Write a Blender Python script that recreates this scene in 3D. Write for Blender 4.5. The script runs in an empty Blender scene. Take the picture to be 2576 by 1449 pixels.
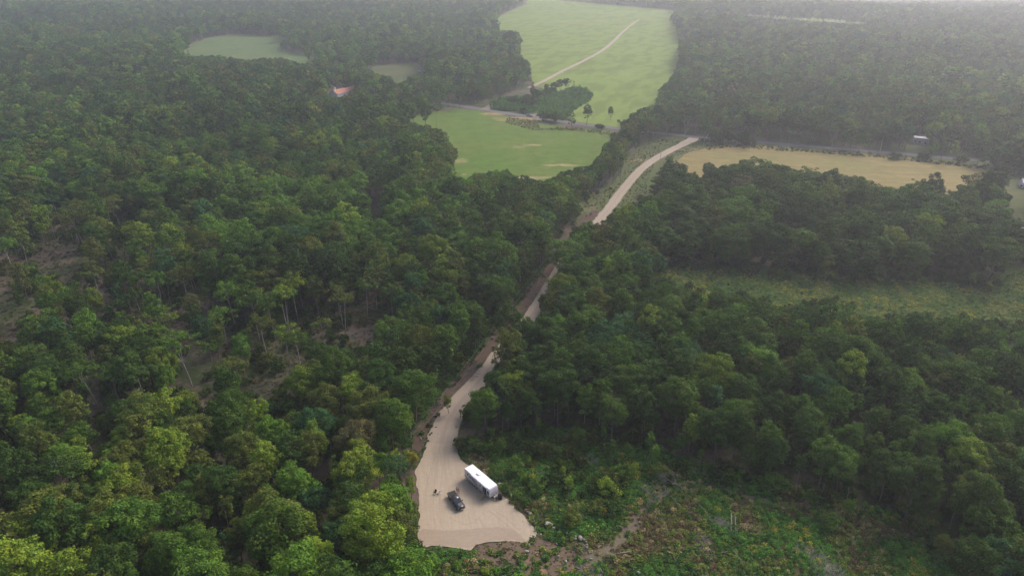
import bpy, bmesh, math, random
import numpy as np
from mathutils import Vector, Matrix
R_ = math.radians
SC = bpy.context.scene

# ------------------------------------------------------------------ camera
CAM_H, PITCH = 112.0, R_(25.0)
cam_d = bpy.data.cameras.new('camera'); cam = bpy.data.objects.new('camera', cam_d)
SC.collection.objects.link(cam); SC.camera = cam
cam.location = (0, 0, CAM_H); cam.rotation_euler = (math.pi/2-PITCH, 0, 0)
cam_d.sensor_width = 36; cam_d.lens = 24.32; cam_d.clip_start = 1; cam_d.clip_end = 30000
# ------------------------------------------------------------------ light
SUN_AZ, SUN_EL = R_(48), R_(42)          # azimuth clockwise from +Y (ahead and to the right)
W = bpy.data.worlds.new('World'); SC.world = W; W.use_nodes = True
nt = W.node_tree; nt.nodes.clear()
sky = nt.nodes.new('ShaderNodeTexSky'); sky.sky_type = 'NISHITA'; sky.sun_disc = False
sky.sun_elevation = SUN_EL; sky.sun_rotation = SUN_AZ; sky.dust_density = 6; sky.air_density = 1.0; sky.ozone_density = 1.5
bg = nt.nodes.new('ShaderNodeBackground'); bg.inputs['Strength'].default_value = 0.15
wo = nt.nodes.new('ShaderNodeOutputWorld')
nt.links.new(sky.outputs[0], bg.inputs[0]); nt.links.new(bg.outputs[0], wo.inputs[0])
sd = bpy.data.lights.new('sun', 'SUN'); sun = bpy.data.objects.new('sun', sd); SC.collection.objects.link(sun)
sd.energy = 1.05; sd.angle = R_(22); sd.color = (1.0, 0.93, 0.86)
sv = Vector((math.sin(SUN_AZ)*math.cos(SUN_EL), math.cos(SUN_AZ)*math.cos(SUN_EL), math.sin(SUN_EL)))
sun.rotation_euler = sv.to_track_quat('Z', 'Y').to_euler(); sun.location = (0, 0, 200)
SC.view_settings.view_transform = 'Standard'; SC.view_settings.look = 'None'
SC.view_settings.exposure = 0.52; SC.view_settings.gamma = 1.0; SC.view_settings.use_curve_mapping = False
HAZE_DENSITY, HAZE_COL, HAZE_G = 0.00029, (0.84, 0.865, 1.0), 0.55
SC.render.engine = 'CYCLES'
cy = SC.cycles
cy.use_denoising = True; cy.max_bounces = 6; cy.diffuse_bounces = 3; cy.glossy_bounces = 2
cy.transmission_bounces = 2; cy.volume_bounces = 1; cy.transparent_max_bounces = 6

# ------------------------------------------------------------------ geometry of the land
FV, CXV, CYV = 2027*0.8587, 1288.0, 724.3       # photo read at 2576 px width
cp, sp = math.cos(PITCH), math.sin(PITCH)
def sstep(a, b, x): t = np.clip((x-a)/(b-a), 0, 1); return t*t*(3-2*t)
def sp_(x, w): return w*np.logaddexp(0, x/w)
def hgt(x, y):
    x = np.asarray(x, float); y = np.asarray(y, float)
    s = sstep(250, 850, x)
    k = 0.036-0.010*s; Y = 1750-350*s
    t = sp_(y-560, 30)
    return np.maximum(k*(t-(1+1.2*s)*sp_(t-(Y-560), 30)), -25.0)
def proj(x, y, z):
    dz = z-CAM_H
    d = y*cp-dz*sp; u = y*sp+dz*cp
    d = np.maximum(d, 1e-3)
    return CXV+FV*x/d, CYV-FV*u/d
_T = np.concatenate([np.linspace(60, 700, 1300), np.linspace(701, 5000, 3000)])
def G(vx, vy, z=0.0):
    "point of the land seen at photo position"
    a = (vx-CXV)/FV; b = (CYV-vy)/FV
    dx, dy, dz = a, cp+b*sp, -sp+b*cp
    L = math.sqrt(dx*dx+dy*dy+dz*dz); dx/=L; dy/=L; dz/=L
    X, Y, Z = dx*_T, dy*_T, CAM_H+dz*_T
    f = Z-hgt(X, Y)-z
    i = np.argmax(f < 0)
    if f[i] >= 0: i = len(_T)-1
    if i == 0: return np.array((X[0], Y[0]))
    w = f[i-1]/(f[i-1]-f[i])
    return np.array((X[i-1]+(X[i]-X[i-1])*w, Y[i-1]+(Y[i]-Y[i-1])*w))
def GL(pts, z=0.0): return np.array([G(a, b, z) for a, b in pts])
def inpoly(px, py, poly):
    px = np.asarray(px); py = np.asarray(py); c = np.zeros(px.shape, bool)
    n = len(poly); j = n-1
    for i in range(n):
        xi, yi = poly[i]; xj, yj = poly[j]
        if yi != yj:
            m = ((yi > py) != (yj > py)) & (px < (xj-xi)*(py-yi)/(yj-yi)+xi)
            c ^= m
        j = i
    return c
def dist_line(x, y, pts):
    d = np.full(np.shape(x), 1e9)
    for (ax, ay), (bx, by) in zip(pts[:-1], pts[1:]):
        vx, vy = bx-ax, by-ay; L2 = vx*vx+vy*vy+1e-9
        t = np.clip(((x-ax)*vx+(y-ay)*vy)/L2, 0, 1)
        d = np.minimum(d, np.hypot(x-ax-t*vx, y-ay-t*vy))
    return d
_nr = np.random.RandomState(5); _NG = _nr.rand(256, 256)
def vnoise(x, y, s):
    x = np.asarray(x)/s+1000.3; y = np.asarray(y)/s+1000.7
    xi = np.floor(x).astype(int); yi = np.floor(y).astype(int); fx = x-xi; fy = y-yi
    fx = fx*fx*(3-2*fx); fy = fy*fy*(3-2*fy)
    g = lambda a, b: _NG[a % 256, b % 256]
    return (g(xi, yi)*(1-fx)+g(xi+1, yi)*fx)*(1-fy)+(g(xi, yi+1)*(1-fx)+g(xi+1, yi+1)*fx)*fy

# visible open areas of the photo (2576-px coordinates)
M_BIG = [(1318,-40),(1320,13),(1275,32),(1252,45),(1258,78),(1266,74),(1300,76),(1314,100),(1308,130),(1333,162),(1335,195),(1348,214),(1396,206),(1450,216),(1483,232),(1486,252),(1500,292),(1519,300),(1567,297),(1600,276),(1648,261),(1651,231),(1690,190),(1708,150),(1704,100),(1694,69),(1681,50),(1696,27),(1500,10),(1380,-5),(1372,-40)]
M_LEFT = [(456,130),(489,111),(530,97),(579,87.5),(639,90),(681,93),(717,90.5),(702,111),(711,129),(759,138),(807,144),(789,153),(753,160),(735,150),(700,143),(651,147),(609,149),(579,144),(528,138),(489,141)]
M_CLEAR = [(939,168),(999,162),(1059,162),(1066,178),(1062,183),(1029,192),(1014,204),(993,207),(990,195),(954,186),(924,171)]
M_HOUSE = [(824,238),(842,247),(872,238),(893,220),(885,214),(845,219),(833,216),(828,228)]
M_GREEN = [(1020,300),(1044,293),(1089,284),(1150,276),(1202,278),(1265,290),(1330,305),(1400,318),(1440,322),(1525,328),(1540,330),(1535,348),(1522,372),(1498,399),(1483,418),(1450,420),(1400,440),(1370,455),(1340,450),(1300,435),(1270,425),(1230,430),(1180,440),(1142,445),(1140,415),(1155,387),(1129,348),(1117,333),(1081,318),(1050,310)]
M_ROADA = [(1135,258),(1200,262),(1240,268),(1260,279),(1345,286),(1345,300),(1300,304),(1200,284),(1140,272)]
M_ROADB = [(1418,300),(1444,304),(1444,320),(1418,318)]
M_ROADC = [(1492,308),(1560,314),(1560,330),(1492,324)]
M_TAN = [(1717,402),(1727,388),(1784,372),(1834,363),(2017,376),(2217,390),(2450,416),(2540,432),(2560,450),(2530,470),(2527,450),(2500,428),(2440,428),(2424,458),(2420,478),(2384,468),(2360,458),(2334,433),(2297,458),(2250,462),(2210,462),(2197,440),(2160,438),(2114,436),(2107,430),(2027,423),(1964,412),(1934,408),(1897,400),(1817,403),(1775,412),(1760,432),(1747,415)]
M_ROADR = [(1700,336),(1780,342),(1784,356),(1900,366),(2000,372),(2300,396),(2576,420),(2700,432),(2700,414),(2576,404),(2300,384),(2020,362),(1885,349),(1790,338)]
M_UP = [(1496,562),(1462,545),(1464,500),(1500,490),(1545,470),(1565,450),(1572,425),(1590,395),(1612,372),(1650,355),(1725,343),(1775,350),(1740,385),(1700,394),(1652,400),(1644,420),(1634,447),(1624,495),(1585,508),(1545,530),(1515,563)]
M_REDGE = [(2530,445),(2600,440),(2600,575),(2556,560),(2536,500)]
M_GOLD = [(1670,664),(1859,690),(2126,698),(2300,708),(2499,725),(2530,690),(2600,655),(2650,830),(2576,812),(2400,796),(2330,782),(2250,802),(2160,797),(2150,762),(2100,748),(2030,752),(2020,778),(1966,760),(1859,742),(1760,732),(1690,712)]
M_STRIP = [(1837,34),(1939,40),(1998,43),(2108,50),(2181,57),(2181,61),(2108,57),(2016,51),(1943,45)]
M_CORR = [(1036,1128),(1070,1084),(1116,1022),(1174,960),(1222,904),(1290,824),(1336,752),(1371,692),(1392,665),(1400,664),(1385,706),(1367,742),(1357,792),(1308,808),(1250,860),(1216,915),(1210,950),(1187,988),(1160,1012),(1150,1054),(1140,1090),(1150,1132),(1085,1140)]
PAD = [(1077,1116),(1068,1135),(1054,1162),(1046,1185),(1051,1231),(1055,1277),(1054,1323),(1050,1362),(1064,1373),(1128,1375),(1183,1383),(1197,1371),(1231,1363),(1288,1359),(1327,1367),(1333,1356),(1350,1353),(1352,1339),(1334,1313),(1309,1290),(1286,1265),(1263,1246),(1240,1215),(1205,1180),(1171,1166),(1160,1157),(1153,1141),(1146,1116)]
M_PAD = PAD[:-1]+[(1148,1100),(1080,1100)]
M_GAPS = [[(-20,700),(30,700),(45,780),(35,860),(-20,860)],[(75,640),(130,610),(185,612),(200,650),(170,690),(100,695)],[(280,610),(325,612),(330,650),(290,660)],[(230,720),(262,700),(280,740),(250,770)],[(608,965),(655,938),(705,950),(715,985),(680,1005),(640,1000)],[(870,845),(905,815),(950,780),(985,760),(975,790),(935,830),(905,862),(880,866)],[(932,475),(960,470),(962,560),(945,580),(934,540)],[(-20,690),(25,700),(40,780),(30,850),(-20,850)],[(120,640),(180,620),(200,650),(190,690),(130,680)]]
M_CLEARING = [(1060,1460),(1060,1460),(1046,1366),(1180,1372),(1260,1345),(1340,1335),(1290,1255),(1420,1255),(1560,1245),(1640,1205),(1760,1195),(1900,1218),(2080,1262),(2230,1315),(2330,1365),(2400,1420),(2400,1500),(2500,1900),(1050,1900)]
M_SCRUB = [(1150,1130),(1200,1120),(1260,1100),(1500,1110),(1700,1150),(1780,1195),(1640,1215),(1560,1255),(1420,1265),(1300,1270),(1255,1225),(1230,1190),(1165,1160)]
SPARSE = [(-300,590),(200,540),(470,560),(520,640),(600,760),(560,860),(400,920),(150,900),(-300,880)]
SPARSE2 = [(560,860),(700,800),(900,760),(960,720),(990,780),(900,880),(760,1000),(640,1020),(560,960)]
M_HOME = [(2288,343),(2328,345),(2330,362),(2332,378),(2284,376),(2290,362)]
M_HOME2 = [(2340,348),(2357,350),(2357,356),(2342,355)]
M_STEMS = [[(436,885),(495,885),(495,978),(456,978)],[(205,945),(262,945),(262,1032),(225,1032)],[(224,1040),(246,1040),(246,1150),(228,1150)],[(555,812),(580,812),(580,878),(560,878)],[(520,970),(545,970),(550,1012),(528,1012)]]
OPEN = [M_HOME,M_HOME2]+M_STEMS+[M_BIG,M_LEFT,M_CLEAR,M_HOUSE,M_GREEN,M_ROADA,M_ROADB,M_ROADC,M_TAN,M_ROADR,M_UP,M_REDGE,M_GOLD,M_STRIP,M_CORR,M_PAD]+M_GAPS
ROAD = GL([(1108,1125),(1119,1080),(1138,1040),(1165,1003),(1193,972),(1228,932),(1268,880),(1322,815),(1354,768),(1385,717),(1415,668),(1447,620),(1477,586),(1504,558),(1533,524),(1561,486),(1587,454),(1612,427),(1642,404),(1682,381),(1722,362),(1750,348)])
CUT = GL([(1035,1140),(1058,1098),(1112,1010),(1168,947),(1217,890),(1288,810),(1336,742),(1378,680),(1420,622),(1460,570),(1500,530)])
PAVED = GL([(1060,256),(1100,260),(1150,266),(1230,279),(1330,294),(1430,309),(1520,320),(1600,330),(1700,340),(1760,347),(1900,358),(2100,374),(2300,391),(2576,414),(2800,435),(3100,465)])
TRACK = GL([(1330,222),(1350,213),(1385,196),(1420,177),(1450,163),(1482,147),(1515,128),(1540,108),(1562,86),(1585,66),(1608,50)])

# ------------------------------------------------------------------ helpers
COL = SC.collection
def link(o, parent=None):
    COL.objects.link(o)
    if parent is not None: o.parent = parent
    return o
def tag(o, label=None, cat=None, group=None, kind=None):
    if label: o['label'] = label
    if cat: o['category'] = cat
    if group: o['group'] = group
    if kind: o['kind'] = kind
    return o
def empty(name, loc=(0,0,0), rz=0):
    o = bpy.data.objects.new(name, None); o.location = loc; o.rotation_euler = (0,0,rz); o.empty_display_size = .3
    COL.objects.link(o); return o
def mesh_np(name, V, F, mats=(), midx=None, smooth=False):
    "V (n,3), F (m,3|4) array -> mesh"
    V = np.asarray(V, np.float32); F = np.asarray(F, np.int32)
    me = bpy.data.meshes.new(name); k = F.shape[1]
    me.vertices.add(len(V)); me.vertices.foreach_set('co', V.ravel())
    me.loops.add(F.size); me.loops.foreach_set('vertex_index', F.ravel())
    me.polygons.add(len(F)); me.polygons.foreach_set('loop_start', np.arange(0, F.size, k, dtype=np.int32))
    me.polygons.foreach_set('loop_total', np.full(len(F), k, np.int32))
    if midx is not None: me.polygons.foreach_set('material_index', np.asarray(midx, np.int32))
    me.polygons.foreach_set('use_smooth', np.full(len(F), smooth))
    for m in mats: me.materials.append(m)
    me.update(calc_edges=True); return me
class MB:
    "collects boxes, tubes, prisms into one mesh"
    def __init__(s): s.v = []; s.f = []
    def add(s, V, F):
        n = len(s.v); s.v += [tuple(p) for p in V]; s.f += [tuple(i+n for i in f) for f in F]; return s
    def box(s, c, d, M=None, top=None):
        x, y, z = [q/2 for q in d]; t = top or (1, 1)
        P = [(-x,-y,-z),(x,-y,-z),(x,y,-z),(-x,y,-z),(-x*t[0],-y*t[1],z),(x*t[0],-y*t[1],z),(x*t[0],y*t[1],z),(-x*t[0],y*t[1],z)]
        if M is not None: P = [tuple(M @ Vector(p)) for p in P]
        P = [(p[0]+c[0], p[1]+c[1], p[2]+c[2]) for p in P]
        return s.add(P, [(3,2,1,0),(4,5,6,7),(0,1,5,4),(1,2,6,5),(2,3,7,6),(3,0,4,7)])
    def tube(s, pts, rad, n=6):
        pts = [Vector(p) for p in pts]
        if not hasattr(rad, '__len__'): rad = [rad]*len(pts)
        b = len(s.v); V = []; F = []
        for i, p in enumerate(pts):
            d = (pts[min(i+1, len(pts)-1)]-pts[max(i-1, 0)]).normalized()
            a = d.orthogonal().normalized(); c = d.cross(a)
            for k in range(n):
                t = 2*math.pi*k/n; V.append(p+(a*math.cos(t)+c*math.sin(t))*rad[i])
        for i in range(len(pts)-1):
            for k in range(n):
                F.append((i*n+k, i*n+(k+1)%n, (i+1)*n+(k+1)%n, (i+1)*n+k))
        F.append(tuple(range(n))[::-1]); F.append(tuple((len(pts)-1)*n+k for k in range(n)))
        return s.add(V, F)
    def prism(s, prof, y0, y1, inset=0):
        "profile in XZ extruded along Y"
        n = len(prof); V = [(x, y0, z) for x, z in prof]+[(x, y1, z) for x, z in prof]
        F = [tuple(range(n)), tuple(range(2*n-1, n-1, -1))]+[(i, i+n, (i+1)%n+n, (i+1)%n) for i in range(n)]
        return s.add(V, F)
    def build(s, name, mat, parent=None, bevel=0, smooth=False, seg=2):
        me = bpy.data.meshes.new(name); me.from_pydata(s.v, [], s.f); me.materials.append(mat)
        bm = bmesh.new(); bm.from_mesh(me); bmesh.ops.recalc_face_normals(bm, faces=bm.faces)
        if bevel: bmesh.ops.bevel(bm, geom=[e for e in bm.edges if e.calc_face_angle(0) > .5], offset=bevel, segments=seg, affect='EDGES', clamp_overlap=True)
        bm.to_mesh(me); bm.free()
        if smooth:
            for p in me.polygons: p.use_smooth = True
        return link(bpy.data.objects.new(name, me), parent)
def copy_tree(o, parent=None, props=True):
    c = o.copy(); COL.objects.link(c); c.parent = parent
    for ch in o.children: copy_tree(ch, c)
    return c

# ------------------------------------------------------------------ materials
def mat_new(name):
    m = bpy.data.materials.new(name); m.use_nodes = True; n = m.node_tree; n.nodes.clear()
    o = n.nodes.new('ShaderNodeOutputMaterial'); return m, n, o
def N(n, t, **kw):
    x = n.nodes.new(t)
    for k, v in kw.items():
        if k.startswith('i_'):
            key = k[2:]; key = int(key) if key.isdigit() else key.replace('_', ' ')
            x.inputs[key].default_value = v
        else: setattr(x, k, v)
    return x
def ramp(n, src, stops):
    r = n.nodes.new('ShaderNodeValToRGB'); e = r.color_ramp.elements
    while len(e) < len(stops): e.new(0.5)
    for q, (p, c) in zip(e, stops): q.position = p; q.color = (*c, 1) if len(c) == 3 else c
    n.links.new(src, r.inputs[0]); return r.outputs[0]
def mix(n, f, a, b, bt='MIX'):
    x = n.nodes.new('ShaderNodeMix'); x.data_type = 'RGBA'; x.blend_type = bt
    for s, v in ((0, f), (6, a), (7, b)):
        if hasattr(v, 'links') or isinstance(v, bpy.types.NodeSocket): n.links.new(v, x.inputs[s])
        elif s == 0: x.inputs[0].default_value = v
        else: x.inputs[s].default_value = (*v, 1)
    return x.outputs[2]
def math_(n, op, a, b=0.0, clamp=False):
    x = n.nodes.new('ShaderNodeMath'); x.operation = op; x.use_clamp = clamp
    for s, v in ((0, a), (1, b)):
        if isinstance(v, bpy.types.NodeSocket): n.links.new(v, x.inputs[s])
        else: x.inputs[s].default_value = v
    return x.outputs[0]
def noise(n, scale, detail=5, rough=.6, sc=None, rot=0, dist=0):
    t = n.nodes.new('ShaderNodeNewGeometry'); src = t.outputs['Position']
    if sc or rot:
        mp = n.nodes.new('ShaderNodeMapping'); mp.vector_type = 'TEXTURE'
        mp.inputs['Rotation'].default_value = (0, 0, rot)
        if sc: mp.inputs['Scale'].default_value = sc
        n.links.new(src, mp.inputs[0]); src = mp.outputs[0]
    x = n.nodes.new('ShaderNodeTexNoise'); x.inputs['Scale'].default_value = scale
    x.inputs['Detail'].default_value = detail; x.inputs['Roughness'].default_value = rough; x.inputs['Distortion'].default_value = dist
    n.links.new(src, x.inputs['Vector']); return x.outputs['Fac']
def finish(m, n, o, col, rough=.9, bump=None, bstr=.4, bdist=.1, spec=.2, metal=0, coat=0):
    p = n.nodes.new('ShaderNodeBsdfPrincipled')
    if isinstance(col, bpy.types.NodeSocket): n.links.new(col, p.inputs['Base Color'])
    else: p.inputs['Base Color'].default_value = (*col, 1)
    p.inputs['Roughness'].default_value = rough; p.inputs['Specular IOR Level'].default_value = spec
    p.inputs['Metallic'].default_value = metal; p.inputs['Coat Weight'].default_value = coat
    if bump is not None:
        b = n.nodes.new('ShaderNodeBump'); b.inputs['Strength'].default_value = bstr; b.inputs['Distance'].default_value = bdist
        n.links.new(bump, b.inputs['Height']); n.links.new(b.outputs[0], p.inputs['Normal'])
    n.links.new(p.outputs[0], o.inputs[0]); return m
def plain(name, col, rough=.6, spec=.3, metal=0, coat=0, var=.15, sc=3.0):
    m, n, o = mat_new(name)
    f = noise(n, sc, 4)
    c = mix(n, f, tuple(q*(1-var) for q in col), tuple(min(1, q*(1+var)) for q in col))
    return finish(m, n, o, c, rough, spec=spec, metal=metal, coat=coat)
def attr(n, name, typ='GEOMETRY'):
    a = n.nodes.new('ShaderNodeAttribute'); a.attribute_name = name; a.attribute_type = typ; return a
def leaf_mat(name, instancer):
    m, n, o = mat_new(name)
    if instancer: tint = attr(n, 'tint', 'INSTANCER').outputs['Color']
    else: tint = n.nodes.new('ShaderNodeObjectInfo').outputs['Color']
    tone = attr(n, 'tone').outputs['Fac']
    f1 = math_(n, 'MULTIPLY_ADD', tone, .9); f1.node.inputs[2].default_value = .55
    c = mix(n, 1.0, tint, (1, 1, 1), 'MULTIPLY')
    comb = n.nodes.new('ShaderNodeCombineColor')
    for i in range(3): n.links.new(f1, comb.inputs[i])
    c = mix(n, 1.0, c, comb.outputs[0], 'MULTIPLY')
    # some leaves a little yellower
    yel = ramp(n, attr(n, 'hue').outputs['Fac'], [(0, (.80, .95, 1.1)), (.7, (1, 1, 1)), (1, (1.3, 1.14, .85))])
    c = mix(n, 1.0, c, yel, 'MULTIPLY')
    d = n.nodes.new('ShaderNodeBsdfPrincipled'); n.links.new(c, d.inputs['Base Color'])
    d.inputs['Roughness'].default_value = .7; d.inputs['Specular IOR Level'].default_value = .08
    t = n.nodes.new('ShaderNodeBsdfTranslucent'); c2 = mix(n, 1.0, c, (1.25, 1.3, .55), 'MULTIPLY'); n.links.new(c2, t.inputs[0])
    ms = n.nodes.new('ShaderNodeMixShader'); ms.inputs[0].default_value = .20
    n.links.new(d.outputs[0], ms.inputs[1]); n.links.new(t.outputs[0], ms.inputs[2]); n.links.new(ms.outputs[0], o.inputs[0])
    return m
M = {}
M['leaf'] = leaf_mat('leaf', False); M['leaf_i'] = leaf_mat('leaf_instanced', True)
def bark(name, a, b):
    m, n, o = mat_new(name); f = noise(n, 3, 5, sc=(1, 1, 3)); return finish(m, n, o, mix(n, f, a, b), .9, f, .5, .03)
M['bark'] = bark('bark', (.10, .085, .07), (.22, .19, .16)); M['bark_pale'] = bark('bark_pale', (.17, .15, .13), (.38, .35, .31))
M['deadwood'] = bark('deadwood', (.17, .15, .135), (.36, .33, .30)); M['pole'] = bark('pole_wood', (.17, .14, .11), (.33, .29, .25))
M['pole_pale'] = bark('pole_pale', (.38, .36, .30), (.55, .52, .46)); M['twig'] = bark('twig', (.13, .11, .10), (.30, .27, .25))
def ground_mat():
    m, n, o = mat_new('forest_floor')
    a = noise(n, .035, 6, .65); b = noise(n, .6, 6, .7); c = noise(n, 3.0, 4, .7)
    br = mix(n, c, (.060, .043, .034), (.200, .145, .118)); gr = mix(n, c, (.020, .034, .010), (.055, .085, .024))
    f = math_(n, 'ADD', a, math_(n, 'MULTIPLY', b, .8)); f = ramp(n, f, [(.80, (0, 0, 0)), (.98, (1, 1, 1))])
    return finish(m, n, o, mix(n, f, br, gr), .95, c, .8, .25)
M['ground'] = ground_mat()
def field_mat(name, c1, c2, dry, stripe=None, dry_amt=0.0, fine=(.5, 2.5)):
    m, n, o = mat_new(name)
    a = noise(n, .02, 5, .6); b = noise(n, fine[0], 5, .7); c = noise(n, fine[1], 3, .7)
    col = mix(n, ramp(n, a, [(.35, (0,)*3), (.65, (1,)*3)]), c1, c2)
    bb = ramp(n, b, [(.30, (1,)*3), (.70, (0,)*3)]); col = mix(n, math_(n, 'MULTIPLY', bb, .62), col, tuple(q*.42 for q in c1))
    col = mix(n, math_(n, 'MULTIPLY', ramp(n, c, [(.35, (1,)*3), (.62, (0,)*3)]), .45), col, tuple(q*.5 for q in c1))
    if stripe:
        rot, wid, dark = stripe
        s = noise(n, 1.0, 3, .5, sc=(wid, wid*40, 1), rot=rot)
        s2 = ramp(n, s, [(.46, (0,)*3), (.60, (1,)*3)])
        col = mix(n, math_(n, 'MULTIPLY', s2, dark), col, tuple(q*.55 for q in c1))
    cov = attr(n, 'cover').outputs['Fac']
    k = math_(n, 'ADD', cov, math_(n, 'MULTIPLY', math_(n, 'SUBTRACT', b, .5), 1.3))
    k = math_(n, 'ADD', k, math_(n, 'MULTIPLY', math_(n, 'SUBTRACT', a, .62), dry_amt*6))
    k = ramp(n, k, [(.35, (0,)*3), (.85, (1,)*3)])
    col = mix(n, k, col, mix(n, c, dry, tuple(q*1.35 for q in dry)))
    return finish(m, n, o, col, .95, b, .35, .2, spec=.1)
M['big_field'] = field_mat('big_field_grass', (.205, .290, .052), (.235, .315, .064), (.30, .27, .15), (-math.atan2(*(TRACK[-1]-TRACK[0])), 13.0, .85), .10, (1.5, 6.0))
M['green_field'] = field_mat('green_field_grass', (.110, .200, .026), (.165, .205, .042), (.34, .25, .15), (R_(70), 3.5, .12), .12, (.10, .9))
M['left_field'] = field_mat('left_field_grass', (.120, .185, .060), (.160, .205, .075), (.22, .19, .12), None, .2, (.10, .8))
M['tan_field'] = field_mat('tan_field_grass', (.26, .235, .085), (.35, .25, .11), (.50, .27, .13), (R_(80), 3, .35), .55, (.12, .9))
M['meadow'] = field_mat('meadow_floor', (.06, .105, .024), (.085, .13, .03), (.14, .11, .05), None, .2, (.25, 1.5))
M['verge'] = field_mat('verge_grass', (.09, .125, .04), (.15, .15, .06), (.27, .20, .12), None, .7, (.25, 1.6))
M['soil'] = field_mat('bare_soil', (.185, .135, .095), (.155, .125, .095), (.27, .165, .11), None, .3, (.35, 2.2))
M['cut'] = field_mat('cut_soil', (.115, .076, .060), (.145, .105, .085), (.08, .07, .045), None, .5, (.4, 2.0))
M['scrub'] = field_mat('scrub_floor', (.075, .075, .030), (.115, .095, .045), (.20, .145, .10), None, .6, (.3, 1.8))
M['trail'] = field_mat('trail_soil', (.17, .145, .10), (.22, .18, .13), (.12, .12, .06), None, .4, (.5, 2.5))
def gravel_mat(name, c1, c2, rot, wid, dark, fine=6.0):
    m, n, o = mat_new(name)
    a = noise(n, .06, 5, .6); b = noise(n, fine, 5, .75); e = noise(n, 1.3, 5, .6)
    col = mix(n, ramp(n, a, [(.3, (0,)*3), (.7, (1,)*3)]), c1, c2)
    bb = ramp(n, b, [(.35, (1,)*3), (.65, (0,)*3)]); col = mix(n, math_(n, 'MULTIPLY', bb, .28), col, tuple(q*.5 for q in c1))
    bb2 = ramp(n, e, [(.38, (1,)*3), (.60, (0,)*3)]); col = mix(n, math_(n, 'MULTIPLY', bb2, .20), col, tuple(q*.6 for q in c1))
    s = noise(n, 1.0, 5, .65, sc=(wid, wid*14, 1), rot=rot, dist=1.2)
    s2 = ramp(n, s, [(.46, (0,)*3), (.60, (1,)*3)])
    col = mix(n, math_(n, 'MULTIPLY', s2, dark), col, tuple(q*.62 for q in c1))
    cov = attr(n, 'cover').outputs['Fac']
    k = ramp(n, math_(n, 'ADD', cov, math_(n, 'MULTIPLY', math_(n, 'SUBTRACT', e, .5), .7)), [(.3, (0,)*3), (.7, (1,)*3)])
    col = mix(n, k, col, tuple(q*.70 for q in c1))
    hb = math_(n, 'ADD', math_(n, 'MULTIPLY', b, .3), s)
    return finish(m, n, o, col, .95, hb, .5, .08, spec=.15)
M['gravel'] = gravel_mat('pad_gravel', (.41, .335, .25), (.46, .38, .29), R_(9), .8, .24)
M['graded'] = gravel_mat('graded_gravel', (.35, .275, .21), (.38, .305, .235), R_(84), .5, .14)
M['mark'] = gravel_mat('tyre_mark_gravel', (.375, .30, .23), (.42, .345, .268), R_(9), .8, .2)
M['road'] = gravel_mat('road_gravel', (.36, .295, .235), (.41, .34, .272), 0, 1.0, .15)
M['road_edge'] = gravel_mat('road_edge_gravel', (.25, .20, .16), (.30, .245, .195), 0, 1.2, .3)
M['asphalt'] = gravel_mat('asphalt', (.15, .145, .15), (.185, .18, .18), R_(-80), 2, .2)
M['asphalt_r'] = M['asphalt']
M['haze'] = None
def soft(name, col, rough, **k): M[name] = plain(name, col, rough, **k)
soft('white_shell', (.80, .80, .82), .35, var=.03); soft('roof_white', (.86, .85, .88), .5, var=.03)
soft('shell_grey', (.62, .61, .65), .35, var=.05); soft('cap_grey', (.54, .51, .55), .35, var=.06)
soft('stripe_grey', (.33, .32, .36), .4); soft('stripe_dark', (.17, .17, .20), .4)
soft('black', (.012, .012, .014), .5); soft('rubber', (.018, .018, .018), .8); soft('steel', (.30, .30, .32), .35, metal=.8)
soft('glass_dark', (.018, .02, .028), .08, spec=.6); soft('windshield', (.03, .045, .055), .15, spec=.5, var=.05)
soft('truck_paint', (.058, .052, .056), .28, spec=.5, coat=.6, var=.04); soft('tonneau', (.028, .026, .028), .7)
soft('blue_paint', (.04, .09, .22), .3, spec=.5, coat=.6, var=.04); soft('lamp_clear', (.22, .22, .24), .15); soft('lamp_red', (.35, .02, .02), .2)
soft('rim', (.62, .61, .60), .35, metal=.4); soft('wood', (.40, .29, .19), .8, var=.25, sc=8); soft('wood_dark', (.20, .14, .09), .85)
soft('plate', (.75, .75, .72), .5); soft('chrome', (.5, .5, .5), .15, metal=1)
soft('skin', (.48, .30, .22), .6, var=.06); soft('shirt_grey', (.30, .32, .40), .85); soft('shirt_blue', (.22, .25, .36), .85)
soft('shirt_white', (.82, .82, .86), .85, var=.03); soft('shorts_dark', (.03, .03, .045), .85); soft('shorts_tan', (.30, .24, .18), .85); soft('hair', (.03, .022, .018), .8); soft('shoe', (.05, .045, .04), .7)
soft('canvas_black', (.012, .010, .012), .9); soft('plastic_white', (.82, .80, .78), .4, var=.03)
soft('roof_red', (.40, .165, .115), .7, var=.2); soft('wall_white', (.62, .66, .68), .7, var=.06); soft('wall_lilac', (.50, .50, .58), .7, var=.08)
soft('roof_metal', (.24, .26, .31), .4, var=.1); soft('wall_brick', (.22, .13, .12), .85); soft('tarp', (.50, .52, .50), .7)
soft('wire', (.16, .17, .15), .6); soft('insul', (.4, .4, .4), .4)
m, n, o = mat_new('boulder'); f = noise(n, 1.6, 6, .7)
M['stone'] = finish(m, n, o, mix(n, f, (.18, .165, .14), (.42, .39, .35)), .9, f, .6, .1)

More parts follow.
